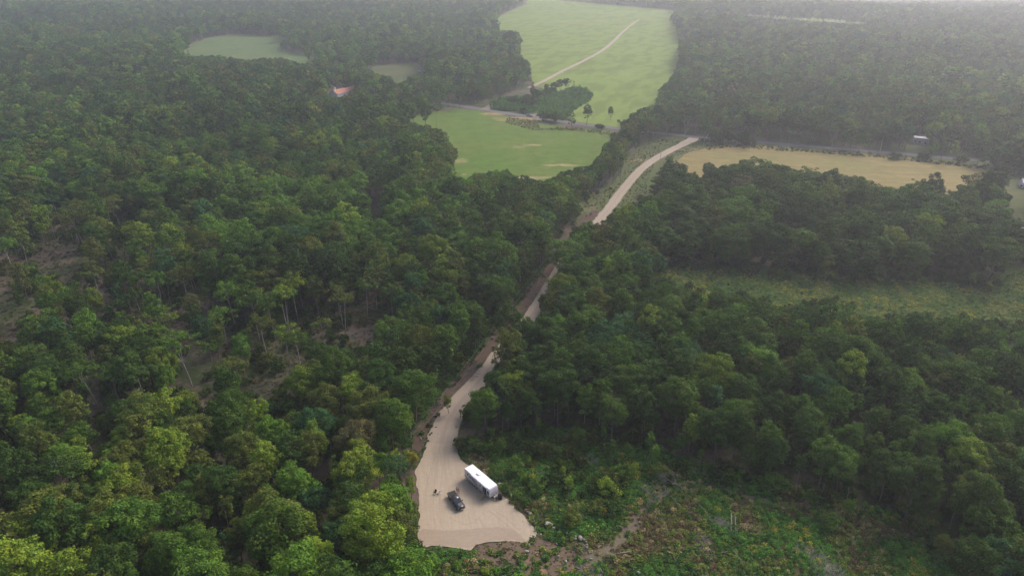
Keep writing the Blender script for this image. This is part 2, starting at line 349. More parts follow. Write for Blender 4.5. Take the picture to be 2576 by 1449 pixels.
# ------------------------------------------------------------------ land sheets
def rough_poly(P, step, amp, seed):
    rs = np.random.RandomState(seed); out = []
    n = len(P)
    for i in range(n):
        a, b = np.array(P[i]), np.array(P[(i+1) % n]); L = np.hypot(*(b-a)); k = max(1, int(L/step))
        nn = np.array((-(b-a)[1], (b-a)[0]))/(L+1e-9)
        for j in range(k):
            q = a+(b-a)*j/k
            out.append(q+nn*(vnoise(q[0]*1.3, q[1]*1.3, step*3)-.5)*2*amp+rs.normal(0, amp*.25, 2)*(j > 0))
    return out
def sheet(name, P, mat, z, step=10, blobs=(), amp=0.0, rstep=3.0, seed=1, kind='structure', label=None, parent=None, zfun=None):
    P = [tuple(p) for p in P]
    if amp: P = rough_poly(P, rstep, amp, seed)
    bm = bmesh.new(); vs = [bm.verts.new((p[0], p[1], 0)) for p in P]; f = bm.faces.new(vs)
    bmesh.ops.triangulate(bm, faces=[f])
    xs = [p[0] for p in P]; ys = [p[1] for p in P]
    for ax, lo, hi in ((0, min(xs), max(xs)), (1, min(ys), max(ys))):
        k = math.floor(lo/step)+1
        while k*step < hi:
            no = (1, 0, 0) if ax == 0 else (0, 1, 0); co = (k*step, 0, 0) if ax == 0 else (0, k*step, 0)
            bmesh.ops.bisect_plane(bm, geom=bm.verts[:]+bm.edges[:]+bm.faces[:], plane_co=co, plane_no=no, dist=1e-4); k += 1
    bmesh.ops.recalc_face_normals(bm, faces=bm.faces)
    me = bpy.data.meshes.new(name); bm.to_mesh(me); bm.free()
    co = np.empty(len(me.vertices)*3); me.vertices.foreach_get('co', co); co = co.reshape(-1, 3)
    co[:, 2] = hgt(co[:, 0], co[:, 1])+z
    if zfun: co[:, 2] += zfun(co[:, 0], co[:, 1])
    me.vertices.foreach_set('co', co.ravel())
    if me.polygons and sum(p.normal.z for p in list(me.polygons)[:20]) < 0: me.flip_normals()
    c = np.zeros(len(co))
    for (bx, by, rx, ry, w) in blobs:     # blob given in photo coordinates, radii in metres
        g = G(bx, by); c = np.maximum(c, w*np.exp(-((co[:, 0]-g[0])/rx)**2-((co[:, 1]-g[1])/ry)**2))
    at = me.attributes.new('cover', 'FLOAT', 'POINT'); at.data.foreach_set('value', c.astype(np.float32))
    me.materials.append(mat); me.update()
    o = link(bpy.data.objects.new(name, me), parent)
    if kind: o['kind'] = kind
    if label: o['label'] = label
    return o
def ribbon_pts(L, w):
    "smooth polyline"
    L = np.array(L); out = []
    n = len(L)
    for i in range(n-1):
        p0, p1, p2, p3 = L[max(i-1, 0)], L[i], L[i+1], L[min(i+2, n-1)]
        k = max(2, int(np.hypot(*(p2-p1))/2.5))
        for j in range(k):
            t = j/k
            out.append(.5*((2*p1)+(-p0+p2)*t+(2*p0-5*p1+4*p2-p3)*t*t+(-p0+3*p1-3*p2+p3)*t**3))
    out.append(L[-1]); return np.array(out)
def ribbon(name, L, w, mat, z, jag=.0, cover=None, seed=0, rows=8, **k):
    C_ = ribbon_pts(L, w); d = np.gradient(C_, axis=0); d /= np.linalg.norm(d, axis=1)[:, None]+1e-9
    nn = np.stack([d[:, 1], -d[:, 0]], 1); ww = np.full(len(C_), w) if np.isscalar(w) else np.interp(np.linspace(0, 1, len(C_)), np.linspace(0, 1, len(w)), w)
    rs = np.random.RandomState(seed); V = []; c = []
    jl = rs.normal(0, jag, len(C_)); jr = rs.normal(0, jag, len(C_))
    for r in range(rows+1):
        t = r/rows*2-1
        off = t*(ww/2+np.where(t < 0, jl, jr)*abs(t))
        q = C_+nn*off[:, None]; V.append(np.column_stack([q, hgt(q[:, 0], q[:, 1])+z]))
        c.append(np.full(len(C_), cover(t) if cover else 0.0))
    V = np.concatenate(V); m_ = len(C_); F = []
    for r in range(rows):
        a = np.arange(m_-1)+r*m_; F.append(np.column_stack([a, a+1, a+1+m_, a+m_]))
    me = mesh_np(name, V, np.concatenate(F), [mat])
    if me.polygons[0].normal.z < 0: me.flip_normals()
    me.attributes.new('cover', 'FLOAT', 'POINT').data.foreach_set('value', np.concatenate(c).astype(np.float32))
    o = link(bpy.data.objects.new(name, me)); o['kind'] = 'structure'; return o

# base ground
ys = np.concatenate([[-2500, -600, 0], np.arange(60, 500, 40), np.arange(500, 2100, 20), [2300, 2600, 3000, 4000, 6000, 9000, 12000]]).astype(float)
xs = np.concatenate([[-9000, -6000, -4000, -3000], np.arange(-2400, 2401, 40), [3000, 4000, 6000, 9000]]).astype(float)
XX, YY = np.meshgrid(xs, ys); V = np.column_stack([XX.ravel(), YY.ravel(), hgt(XX, YY).ravel()-.02])
nx = len(xs); a = (np.arange(len(ys)-1)[:, None]*nx+np.arange(nx-1)[None]).ravel()
g = link(bpy.data.objects.new('ground', mesh_np('ground', V, np.column_stack([a, a+1, a+1+nx, a+nx]), [M['ground']]))); g['kind'] = 'structure'

def grow(P, k):
    c = np.mean(P, 0); return [c+(p-c)*(1+k) for p in P]
big = GL([(a, max(b, 0.5)) for a, b in M_BIG if b > -30]+[])
sheet('big_field', GL([(1330,-6),(1321,13),(1275,32),(1250,45),(1258,84),(1290,110),(1308,135),(1330,162),(1335,195),(1346,216),(1392,232),(1425,262),(1440,306),(1560,322),(1640,292),(1668,240),(1712,180),(1716,130),(1704,69),(1690,50),(1699,27),(1500,10),(1380,0)]), M['big_field'], .25, 16,
      blobs=[(1450,55,120,60,.55),(1400,100,60,40,.35),(1560,185,30,18,.5),(1600,190,30,14,.4),(1690,100,60,80,.3)], amp=2.5, rstep=15)
sheet('left_field', GL([(445,133),(489,109),(530,95),(579,86),(639,88),(681,91),(722,88),(708,111),(716,128),(759,136),(815,142),(800,165),(735,170),(650,168),(579,160),(489,150)]), M['left_field'], .2, 16, blobs=[(620,125,60,20,.5),(560,120,40,14,.35)], amp=2, rstep=12)
sheet('house_clearing', GL([(915,168),(999,158),(1075,158),(1080,190),(1030,215),(985,215),(950,200)]), M['verge'], .15, 12, blobs=[(960,176,25,10,.8),(1005,205,14,8,.9)], amp=2, rstep=10)
sheet('green_field', GL([(1000,303),(1044,291),(1089,282),(1150,275),(1202,278),(1265,291),(1330,305),(1400,318),(1440,322),(1525,329),(1545,331),(1540,350),(1530,375),(1510,402),(1490,440),(1400,480),(1250,490),(1130,480),(1100,420),(1100,370),(1070,330)]), M['green_field'], .1, 4,
      blobs=[(1340,366,15,4,.66),(1310,370,9,4,.6),(1380,405,14,3,.62),(1410,416,20,4,.75),(1330,412,7,2.5,.5),(1360,400,10,2.5,.5),(1235,410,16,8,.5),(1160,405,14,9,.7),(1330,448,18,5,.7),(1260,303,7,3,.9),(1165,440,8,5,.7),(1380,355,12,4,.45)], amp=1.2, rstep=8)
for i, (px, py, sx) in enumerate([(1238,288,11),(1322,300,26)]):
    c = G(px, py); sheet('dry_grass_verge', [c+np.array((sx*math.cos(t)*1.05, 5.5*math.sin(t)-sx*.09*math.cos(t))) for t in np.linspace(0, 2*math.pi, 24)[:-1]], M['tan_field'], .16, 6, blobs=[(px,py,20,12,1)], amp=.8)
sheet('tan_field', GL([(1700,412),(1722,388),(1784,370),(1834,362),(2017,376),(2217,390),(2450,416),(2540,432),(2600,450),(2600,475),(2450,500),(2300,480),(2100,460),(1950,445),(1800,445),(1740,450)]), M['tan_field'], .1, 8, blobs=[(1900,375,30,8,.6),(2000,395,30,8,.55),(2250,420,40,8,.5),(2400,440,40,10,.6),(2100,415,40,6,.45)], amp=1.5, rstep=8)
sheet('verge', GL([(1500,566),(1440,560),(1452,500),(1500,480),(1560,440),(1580,400),(1600,368),(1650,352),(1725,341),(1800,348),(1900,358),(2576,418),(2650,430),(2600,440),(2450,425),(2217,400),(1834,373),(1760,384),(1700,410),(1660,440),(1640,470),(1625,510),(1560,540)]), M['verge'], .04, 6,
      blobs=[(1490,525,10,16,1),(1600,405,8,10,.9),(1660,358,25,6,.9),(1720,376,14,8,.9),(1640,430,6,10,.5)], amp=1.0, rstep=6)
sheet('far_verge', GL([(1040,262),(1150,262),(1240,266),(1420,296),(1560,310),(1700,330),(1900,345),(2300,380),(2700,420),(2700,400),(2300,366),(1900,332),(1700,318),(1560,302),(1420,286),(1240,258),(1060,252)][::1]), M['verge'], .07, 10, blobs=[(1360,292,14,8,1)], amp=1.5, rstep=8)
sheet('meadow', GL([(1640,690),(1700,655),(1859,668),(2126,676),(2300,680),(2499,690),(2600,640),(2720,640),(2720,860),(2500,850),(2300,840),(2000,810),(1850,770),(1700,745)]), M['meadow'], .06, 5, blobs=[(1740,715,9,6,.5),(2560,780,20,8,.6)], amp=1.2, rstep=6)
sheet('hill_strip_field', GL([(1820,33),(1939,40),(1998,43),(2108,50),(2200,57),(2200,63),(2108,58),(2016,52),(1943,46),(1850,40)]), M['big_field'], .3, 20)
sheet('yard', GL([(2520,438),(2640,440),(2660,590),(2560,590),(2530,520)]), M['verge'], .12, 5, blobs=[(2550,470,10,6,.8),(2565,545,8,6,.9)], amp=1)
sheet('scrub_floor', GL([(1060,1500),(1058,1376),(1180,1388),(1330,1368),(1356,1345),(1290,1262),(1200,1165),(1160,1140),(1210,1110),(1420,1095),(1640,1140),(1800,1190),(2000,1240),(2250,1315),(2400,1420),(2450,1700),(1600,1750),(1060,1750)]), M['scrub'], .03, 2.0,
      blobs=[(1700,1320,5,3.5,.8),(1770,1345,5,3,.7),(1830,1400,5,5,.8),(1960,1350,4,4,.7),(1560,1390,3,3,.6),(1260,1440,3,3,.6),(1900,1440,6,3,.7),(2050,1430,4,3,.6)], amp=.8, rstep=2.5)
sheet('soil_bank', GL([(1185,1395),(1199,1370),(1231,1361),(1288,1357),(1327,1366),(1335,1352),(1356,1345),(1400,1362),(1450,1382),(1500,1382),(1530,1400),(1500,1430),(1440,1440),(1420,1475),(1330,1480),(1310,1450),(1260,1425),(1210,1405)]), M['soil'], .05, 1.5, blobs=[(1350,1425,4.5,4,1),(1250,1385,5,2,.8),(1420,1400,4,3,.1)], amp=.9, rstep=1.8)
ribbon('dirt_trail', GL([(1480,1412),(1540,1385),(1575,1345),(1600,1310),(1640,1270),(1700,1225),(1790,1222),(1880,1250),(2000,1270),(2120,1290),(2250,1330),(2330,1370)]), [4.2,4.2,3,2.2,1.8,1.8,1.8,1.8,1.8,1.6,1.2], M['trail'], .07, .35, cover=lambda t: .75 if abs(t) < .3 else .15, seed=3)
for k, (A, B) in enumerate([((1500,1425),(1555,1350)), ((1230,1420),(1300,1449))]): pass
ribbon('power_line_cut', CUT, [2.8, 3.2, 3.4, 3.6, 4, 4, 4.4, 4.5], M['cut'], .06, .7, cover=lambda t: .5*abs(t)**2, seed=4)
padP = GL(PAD)
pad_blobs = [(1170,1240,4,3,.55),(1200,1262,4,2.5,.5),(1140,1290,3,2,.35),(1095,1200,2,8,.35),(1120,1250,1.0,5,.25)]
sheet('gravel_pad', padP, M['gravel'], .10, 1.5, blobs=pad_blobs, amp=.42, rstep=.9)
sheet('graded_band', GL([(1051,1345),(1062,1331),(1120,1333),(1165,1331),(1215,1328),(1250,1326),(1285,1330),(1310,1345),(1326,1366),(1288,1357),(1231,1361),(1197,1369),(1183,1381),(1128,1373),(1066,1371),(1052,1360)]), M['graded'], .112, 1.5, amp=.22, rstep=1.2)
ribbon('dirt_road', ROAD, [7.8, 6.4, 5.4, 5.2, 5.0, 5.0, 5.2, 5.4, 5.4, 5.6, 5.6, 6, 6.5, 9], M['road'], .085, .16, cover=lambda t: .0 if .2 < abs(t) < .55 else .6 if abs(t) > .9 else .45 if abs(t) < .15 else .3, seed=5, rows=16)
ribbon('paved_road', PAVED, 7.4, M['asphalt'], .22, .05, cover=lambda t: .2, seed=6)
ribbon('field_track', TRACK, [4.5, 5, 5, 4.5, 4, 3], M['road'], .32, .3, cover=lambda t: .5 if abs(t) < .15 else 0, seed=7)
ribbon('side_road', GL([(1218,277),(1232,268),(1241,260),(1250,250)]), [10, 5, 4, 4], M['road_edge'], .26, .2, seed=8)
ribbon('side_lane', GL([(1340,296),(1358,286),(1368,276)]), [10, 6, 4], M['road_edge'], .26, .2, seed=9)
# tyre marks curving over the pad
for k, (pts, w) in enumerate([([(1203,1297),(1215,1320),(1240,1330),(1275,1328)], .22), ([(1228,1283),(1262,1310),(1290,1332),(1312,1350)], .35), ([(1238,1280),(1275,1305),(1308,1335)], .3), ([(1150,1150),(1190,1185),(1225,1222)], .25), ([(1108,1120),(1100,1170),(1092,1225),(1090,1290),(1098,1325)], .28), ([(1122,1120),(1116,1170),(1108,1225),(1106,1290),(1112,1325)], .28), ([(1095,1150),(1075,1210),(1070,1280),(1078,1322)], .24), ([(1130,1300),(1165,1318),(1195,1312),(1215,1290)], .24)]):
    ribbon('tyre_mark', GL(pts), w, M['mark'], .106, .06, seed=20+k, rows=2)

# ------------------------------------------------------------------ tree makers
def quads(C, Nn, size, rs, asp=1.0):
    "leaf clumps: one small quad each, as arrays"
    n = len(C); Nn = Nn/(np.linalg.norm(Nn, axis=1)[:, None]+1e-9)
    r = rs.normal(size=(n, 3)); a = np.cross(Nn, r); a /= np.linalg.norm(a, axis=1)[:, None]+1e-9; b = np.cross(Nn, a)
    s = (size*rs.uniform(.6, 1.35, n))[:, None]*.5
    A = a*s*asp; B = b*s
    bend = Nn*s*.35
    V = np.stack([C-A-bend, C-B*.9, C+A-bend, C+B*.9], 1).reshape(-1, 3)
    F = np.arange(4*n).reshape(-1, 4); return V, F
def crown_arrays(kind, seed, lod):
    rs = np.random.RandomState(seed*7+3)
    nl, per, size = {0: (1.0, 1.0, .36), 1: (.85, .5, .52), 2: (.6, .24, .90)}[lod]
    L = []       # lobes: centre, radius
    if kind == 'round':   Rr, Hc, hb, n, lr = 4.4, 10.5, 5.5, 95, (.75, 1.35)
    elif kind == 'oval':  Rr, Hc, hb, n, lr = 3.3, 11.5, 5.0, 80, (.65, 1.15)
    elif kind == 'slim':  Rr, Hc, hb, n, lr = 1.9, 8.0, 7.0, 38, (.5, .85)
    elif kind == 'airy':  Rr, Hc, hb, n, lr = 3.9, 6.0, 8.5, 38, (.6, 1.05)
    elif kind == 'cone':  Rr, Hc, hb, n, lr = 2.9, 13.0, 2.0, 60, (.6, 1.0)
    elif kind == 'oak':   Rr, Hc, hb, n, lr = 5.0, 14.2, .8, 135, (.8, 1.45)
    elif kind == 'shrub': Rr, Hc, hb, n, lr = 1.9, 2.9, .1, 22, (.5, .9)
    n = max(6, int(n*nl)); irr = rs.normal(size=(5, 3)); ph = rs.uniform(0, 6.28, 5)
    for i in range(n):
        d = rs.normal(size=3); d[2] = d[2]*.8+.25; d /= np.linalg.norm(d)
        inner = rs.rand() < .22
        w = 1+.20*sum(math.sin(ph[k]+2.2*float(irr[k] @ d)) for k in range(5))/2.2
        rr = (.45 if inner else rs.uniform(.74, .95))*w
        if kind == 'cone':
            t = rs.rand()**1.3; a = rs.uniform(0, 6.28); rad = Rr*(1-t)**.8*rs.uniform(.55, 1)
            c = np.array((rad*math.cos(a), rad*math.sin(a), hb+Hc*t)); lobe = rs.uniform(*lr)*(1-.45*t)
        else:
            c = np.array((Rr*d[0]*rr, Rr*d[1]*rr, hb+Hc*.5+Hc*.5*d[2]*rr)); lobe = rs.uniform(*lr)
            if kind == 'airy': c[2] = hb+Hc*.55+abs(d[2])*Hc*.42*rr-.10*(np.hypot(c[0], c[1]))**1.2
            if kind == 'round' and d[2] < -.2: lobe *= .85
        L.append((c, lobe))
    V_, F_, T_, H_ = [], [], [], []; base = 0
    for c, lobe in L:
        m = max(5, int(110*per*(lobe/1.2)**2*(.75 if kind == 'airy' else 1)*(1.6 if kind in ('slim', 'shrub') else 1)))
        d = rs.normal(size=(m, 3)); d[:, 2] = d[:, 2]+.35; d /= np.linalg.norm(d, axis=1)[:, None]
        rad = lobe*rs.uniform(.62, 1.08, m)[:, None]
        sq = np.array((1, 1, .72)); P = c+d*rad*sq
        if kind == 'cone': P[:, 2] = c[2]+(P[:, 2]-c[2])*.5-.12*np.hypot(P[:, 0], P[:, 1])
        nn = d*1.0+rs.normal(size=(m, 3))*.32+np.array((0, 0, .30))
        V, F = quads(P, nn, size*(.8 if kind in ('shrub', 'slim', 'cone') else 1), rs)
        V_.append(V); F_.append(F+base); base += len(V)
        lt = rs.normal(0, .12); lh = rs.rand()*.6
        T_.append(np.repeat(np.clip(.5+lt+rs.normal(0, .16, m), 0, 1), 4)); H_.append(np.repeat(np.clip(lh+rs.rand(m)*.4, 0, 1), 4))
    return np.concatenate(V_), np.concatenate(F_), np.concatenate(T_), np.concatenate(H_), L, hb, Hc
def trunk_mb(kind, L, hb, Hc, seed, lod):
    rs = random.Random(seed); mb = MB(); n = 6 if lod == 0 else 4
    top = hb+Hc*.55; r0 = {'oak': .4, 'round': .26, 'oval': .22, 'slim': .12, 'airy': .17, 'cone': .2, 'shrub': .05}[kind]
    bend = [rs.uniform(-.35, .35) for _ in range(4)]
    if kind == 'shrub':
        for i in range(3): mb.tube([(0, 0, -.1), (rs.uniform(-.4, .4), rs.uniform(-.4, .4), .9), (rs.uniform(-.9, .9), rs.uniform(-.9, .9), 1.9)], [r0, r0*.7, .015], 4)
        return mb
    spine = [(0, 0, -.3), (bend[0]*.6, bend[1]*.6, top*.33), (bend[0]+bend[2]*.4, bend[1], top*.66), (bend[2], bend[3], top)]
    mb.tube(spine, [r0, r0*.82, r0*.62, r0*.35], n)
    if lod < 2:
        idx = list(range(len(L))); rs.shuffle(idx)
        for i in idx[:(9 if lod == 0 else 4)]:
            c, lo = L[i]; z0 = max(hb*.85, min(float(c[2])-2.2, top*.95)); t = z0/top
            k = min(2, int(t*3)); f = t*3-k; a = Vector(spine[k]).lerp(Vector(spine[k+1]), f)
            mid = a.lerp(Vector(c), .5)+Vector((0, 0, .35)); mb.tube([a, mid, Vector(c)], [r0*.42, r0*.26, .03], 4)
    return mb
def crown_mesh(name, kind, seed, lod, mats, with_trunk):
    V, F, T, H, L, hb, Hc = crown_arrays(kind, seed, lod)
    if with_trunk is None:
        me = mesh_np(name, V, F, mats)
    else:
        mb = trunk_mb(kind, L, hb, Hc, seed, lod); v2 = np.array([tuple(p) for p in mb.v]); f2 = [f for f in mb.f if len(f) == 4]
        nf = len(F); F = np.concatenate([F, np.array(f2)+len(V)]); V = np.concatenate([V, v2])
        T = np.concatenate([T, np.full(len(v2), .5)]); H = np.concatenate([H, np.full(len(v2), .5)])
        me = mesh_np(name, V, F, mats, [0]*nf+[1]*len(f2))
    me.attributes.new('tone', 'FLOAT', 'POINT').data.foreach_set('value', T.astype(np.float32))
    me.attributes.new('hue', 'FLOAT', 'POINT').data.foreach_set('value', H.astype(np.float32))
    return me, L, hb, Hc
KINDS = ['round', 'oval', 'slim', 'airy', 'cone', 'shrub', 'oak']
NVAR = {'round': 5, 'oval': 4, 'slim': 3, 'airy': 3, 'cone': 2, 'shrub': 4, 'oak': 4}
near = {}
for k in KINDS:
    near[k] = []
    for i in range(NVAR[k]):
        me, L, hb, Hc = crown_mesh('crown', k, 11+i*3+len(k), 0, [M['leaf']], None)
        mb = trunk_mb(k, L, hb, Hc, 5+i, 0); tm = bpy.data.meshes.new('trunk'); tm.from_pydata([tuple(p) for p in mb.v], [], mb.f)
        tm.materials.append(M['bark_pale' if k in ('slim', 'airy') else 'bark'])
        for p in tm.polygons: p.use_smooth = True
        near[k].append((me, tm))
pcol = bpy.data.collections.new('forest_kinds')
PID = {}; pi = 0
for lod in (1, 2):
    for k in KINDS:
        for i in range(NVAR[k]):
            me, *_ = crown_mesh('kind', k, 11+i*3+len(k), lod, [M['leaf_i'], M['bark_pale' if k in ('slim', 'airy') else 'bark']], True)
            ob = bpy.data.objects.new('kind_%03d' % pi, me); pcol.objects.link(ob); PID[(lod, k, i)] = pi; pi += 1

# low plants
def tuft_mesh(seed, w, h, n, size, upright):
    rs = np.random.RandomState(seed)
    d = rs.normal(size=(n, 3)); d /= np.linalg.norm(d, axis=1)[:, None]; r = rs.rand(n)**.5
    C = np.column_stack([d[:, 0]*w*r, d[:, 1]*w*r, h*(.25+.75*rs.rand(n))*(1-.5*r**2)])
    nn = rs.normal(size=(n, 3))*(.8)+np.array((0, 0, 1.0 if not upright else .1))
    V, F = quads(C, nn, size, rs, 1.0); me = mesh_np('tuft', V, F, [M['leaf_i']])
    me.attributes.new('tone', 'FLOAT', 'POINT').data.foreach_set('value', np.repeat(np.clip(.5+rs.normal(0, .2, n), 0, 1), 4).astype(np.float32))
    me.attributes.new('hue', 'FLOAT', 'POINT').data.foreach_set('value', np.repeat(rs.rand(n), 4).astype(np.float32)); return me
tcol = bpy.data.collections.new('low_plant_kinds')
for i in range(6): tcol.objects.link(bpy.data.objects.new('kind_%03d' % i, tuft_mesh(40+i, .75 if i < 3 else .5, .9 if i < 3 else .55, 60, .26, i % 2)))

def gn_scatter(name, pts, pick, scl, rot, tint, coll):
    n = len(pts); me = bpy.data.meshes.new(name); me.vertices.add(n); me.vertices.foreach_set('co', np.asarray(pts, np.float32).ravel())
    me.attributes.new('pick', 'INT', 'POINT').data.foreach_set('value', np.asarray(pick, np.int32))
    me.attributes.new('scl', 'FLOAT_VECTOR', 'POINT').data.foreach_set('vector', np.asarray(scl, np.float32).ravel())
    me.attributes.new('rotz', 'FLOAT_VECTOR', 'POINT').data.foreach_set('vector', np.asarray(rot, np.float32).ravel())
    me.attributes.new('tint', 'FLOAT_COLOR', 'POINT').data.foreach_set('color', np.column_stack([tint, np.ones(n)]).astype(np.float32).ravel())
    o = link(bpy.data.objects.new(name, me))
    t = bpy.data.node_groups.new('scatter', 'GeometryNodeTree')
    t.interface.new_socket('Geometry', in_out='INPUT', socket_type='NodeSocketGeometry'); t.interface.new_socket('Geometry', in_out='OUTPUT', socket_type='NodeSocketGeometry')
    gi = t.nodes.new('NodeGroupInput'); go = t.nodes.new('NodeGroupOutput'); ip = t.nodes.new('GeometryNodeInstanceOnPoints')
    ci = t.nodes.new('GeometryNodeCollectionInfo'); ci.inputs[0].default_value = coll; ci.inputs[1].default_value = True; ci.inputs[2].default_value = True
    def na(nm, ty):
        a = t.nodes.new('GeometryNodeInputNamedAttribute'); a.data_type = ty; a.inputs[0].default_value = nm; return a.outputs[0]
    L = t.links.new
    L(gi.outputs[0], ip.inputs['Points']); L(ci.outputs[0], ip.inputs['Instance']); ip.inputs['Pick Instance'].default_value = True
    L(na('pick', 'INT'), ip.inputs['Instance Index']); L(na('rotz', 'FLOAT_VECTOR'), ip.inputs['Rotation']); L(na('scl', 'FLOAT_VECTOR'), ip.inputs['Scale'])
    L(ip.outputs[0], go.inputs[0])
    md = o.modifiers.new('scatter', 'NODES'); md.node_group = t; return o

# ------------------------------------------------------------------ the forest
TONES = [('dark green', (.034, .062, .012)), ('mid green', (.052, .090, .014)), ('fresh green', (.070, .128, .017)), ('yellow-green', (.110, .148, .018)),
         ('olive green', (.074, .090, .018)), ('blue-green', (.034, .080, .028)), ('yellow', (.190, .170, .028)), ('brownish', (.095, .088, .036))]
TC = np.array([t[1] for t in TONES])
rs = np.random.RandomState(77)
def jgrid(y0, y1, s, half):
    out = []
    for y in np.arange(y0, y1, s):
        w = half(y); x = np.arange(-w, w, s); out.append(np.column_stack([x+rs.uniform(-.42, .42, len(x))*s+(s/2 if int(y/s) % 2 else 0), y+rs.uniform(-.42, .42, len(x))*s]))
    return np.concatenate(out)
P = np.concatenate([jgrid(78, 430, 5.6, lambda y: .80*y+45), jgrid(430, 900, 6.3, lambda y: .80*y+60), jgrid(900, 2300, 8.2, lambda y: .80*y+80), jgrid(2300, 4200, 16, lambda y: .8*y+100)])
x, y = P[:, 0], P[:, 1]; n = len(x); z = hgt(x, y); D = np.hypot(x, y)
bx, by = proj(x, y, z)
nz = vnoise(x, y, 38); nz2 = vnoise(x+500, y, 13); nt_ = vnoise(x-900, y+300, 60)
big_s = rs.uniform(.70, 1.22, n)*(.78+.46*nz)*(.88+.24*vnoise(x+3000, y, 120))*(.90+.10*sstep(160, 260, D))*np.where(rs.rand(n) < .06, 1.18, 1.0)
region_dark = inpoly(bx, by, [(1600,380),(2560,420),(2576,745),(1640,705)])
sparse = inpoly(bx, by, SPARSE) | inpoly(bx, by, SPARSE2)
scrub = inpoly(bx, by, M_SCRUB); clearing = inpoly(bx, by, M_CLEARING)
corr_d = dist_line(x, y, CUT); road_d = dist_line(x, y, ROAD)
kind = np.zeros(n, int); u = rs.rand(n)
wx = rs.uniform(.88, 1.12, n); wx[region_dark] = rs.uniform(1.15, 1.45, region_dark.sum())
kind[u > .50] = 1; kind[u > .86] = 2; kind[u > .93] = 3; kind[u > .975] = 4
edge_r = (bx > 1200) & (by > 1000); kind[edge_r & (u > .70)] = 2
kind[region_dark] = np.where(u[region_dark] > .85, 0, 6); pass
kind[sparse] = np.where(u[sparse] > .62, 3, np.where(u[sparse] > .2, 1, 5))
keep = np.ones(n, bool)
keep &= ~(sparse & (rs.rand(n) < .45)); keep &= ~(rs.rand(n) < .05)
keep &= ~clearing; keep &= ~scrub
oak = region_dark
_oi = np.where(oak)[0]; rs.shuffle(_oi); _kept = []
for i in _oi:
    if _kept and np.min(np.hypot(x[_kept]-x[i], y[_kept]-y[i])) < 9.2: keep[i] = False
    else: _kept.append(i)
big_s[oak] = rs.uniform(1.05, 1.28, oak.sum())
keep &= road_d > 3.8; keep &= corr_d > 2.8; keep &= dist_line(x, y, PAVED) > 6.5
keep &= ~inpoly(x, y, [tuple(p) for p in padP])
keep &= ~inpoly(bx, by, [(1240,248),(1380,205),(1500,220),(1500,330),(1230,300)])        # crop patches and lane
for m_ in OPEN: keep &= ~inpoly(bx, by, m_)
HT = np.array([16.0, 16.5, 15.0, 14.5, 15.0, 3.0, 15.2]); RD = np.array([4.6, 3.5, 2.2, 4.0, 2.8, 2.0, 5.2]); HB = np.array([5.5, 5, 7, 8, 2, 0.1, 1.0])
def crown_hits(sel, s, kd):
    h = HT[kd]*s; r = RD[kd]*s*np.where(D[sel] < 170, 1.0, .82)*wx[sel]; hb = HB[kd]*s; hit = np.zeros(len(sel), bool)
    xx, yy, zz = x[sel], y[sel], z[sel]
    for (ox, oy, fz) in ((0, 0, .97), (0, 0, .75), (.95, 0, .6), (-.95, 0, .6), (.7, 0, .85), (-.7, 0, .85), (.8, 0, .3), (-.8, 0, .3), (0, 0, .4)):
        qx, qy = proj(xx+ox*r, yy+oy*r, zz+hb*(1-fz)+h*fz)
        for m_ in OPEN: hit |= inpoly(qx, qy, m_)
    return hit
idx = np.where(keep)[0]; hit = crown_hits(idx, big_s[idx], kind[idx])
bad = idx[hit]; keep[bad] = False
for f in (.72, .5):
    h2 = crown_hits(bad, big_s[bad]*f, kind[bad]); ok = bad[~h2]; keep[ok] = True; big_s[ok] *= f; bad = bad[h2]
k5 = np.full(len(bad), 5); h2 = crown_hits(bad, np.full(len(bad), 1.1), k5); ok = bad[~h2]; keep[ok] = True; kind[ok] = 5; big_s[ok] = rs.uniform(.7, 1.3, len(ok))
# tones
tone = rs.choice(8, n, p=[.275, .305, .15, .06, .15, .053, .001, .006])
near_left = (by > 1050) & (bx < 1100); mm = near_left & (rs.rand(n) < .30); tone[mm] = rs.choice([3, 4, 6, 2], mm.sum(), p=[.32, .40, .02, .26])
mm = region_dark & (rs.rand(n) < .8); tone[mm] = rs.choice([0, 1], mm.sum(), p=[.6, .4])
mm = sparse & (rs.rand(n) < .5); tone[mm] = rs.choice([4, 3, 1], mm.sum(), p=[.55, .2, .25])
mm = (bx > 1300) & (by > 760) & (rs.rand(n) < .5); tone[mm] = rs.choice([0, 1], mm.sum())
mm = inpoly(bx, by, [(480,520),(880,520),(900,700),(560,720)]) & (rs.rand(n) < .45); tone[mm] = 2
tint = 1.62*TC[tone]*rs.uniform(.84, 1.18, (n, 1))*(1+.10*(nt_[:, None]-.5))*rs.uniform(.95, 1.05, (n, 3))*(.80+.40*vnoise(x, y, 150))[:, None]*(1.0+.30*sstep(350, 1000, D))[:, None]  # light lift for the dim far canopy put into crown colour, rising with distance
tint[near_left] *= np.array((.95, .96, .90))
rotz = rs.uniform(0, 6.283, n); var = rs.randint(0, 99, n)

ids = np.where(keep)[0]
tx, ty = proj(x, y, z+HT[kind]*big_s*.8)
infr = (tx > 5) & (tx < 2571) & (ty > 0) & (ty < 1460)
cand = ids[infr[ids] & (kind[ids] != 5)]
NIND = 262
show = (RD[kind[cand]]*big_s[cand])/np.sqrt(D[cand]**2+CAM_H**2)
cand = cand[np.argsort(-show)][:NIND]; is_ind = np.zeros(n, bool); is_ind[cand] = True
rest = ids[~is_ind[ids]]
lod = np.where(D[rest] < 480, 1, 2)
pick = [PID[(int(l), KINDS[k], int(v) % NVAR[KINDS[k]])] for l, k, v in zip(lod, kind[rest], var[rest])]
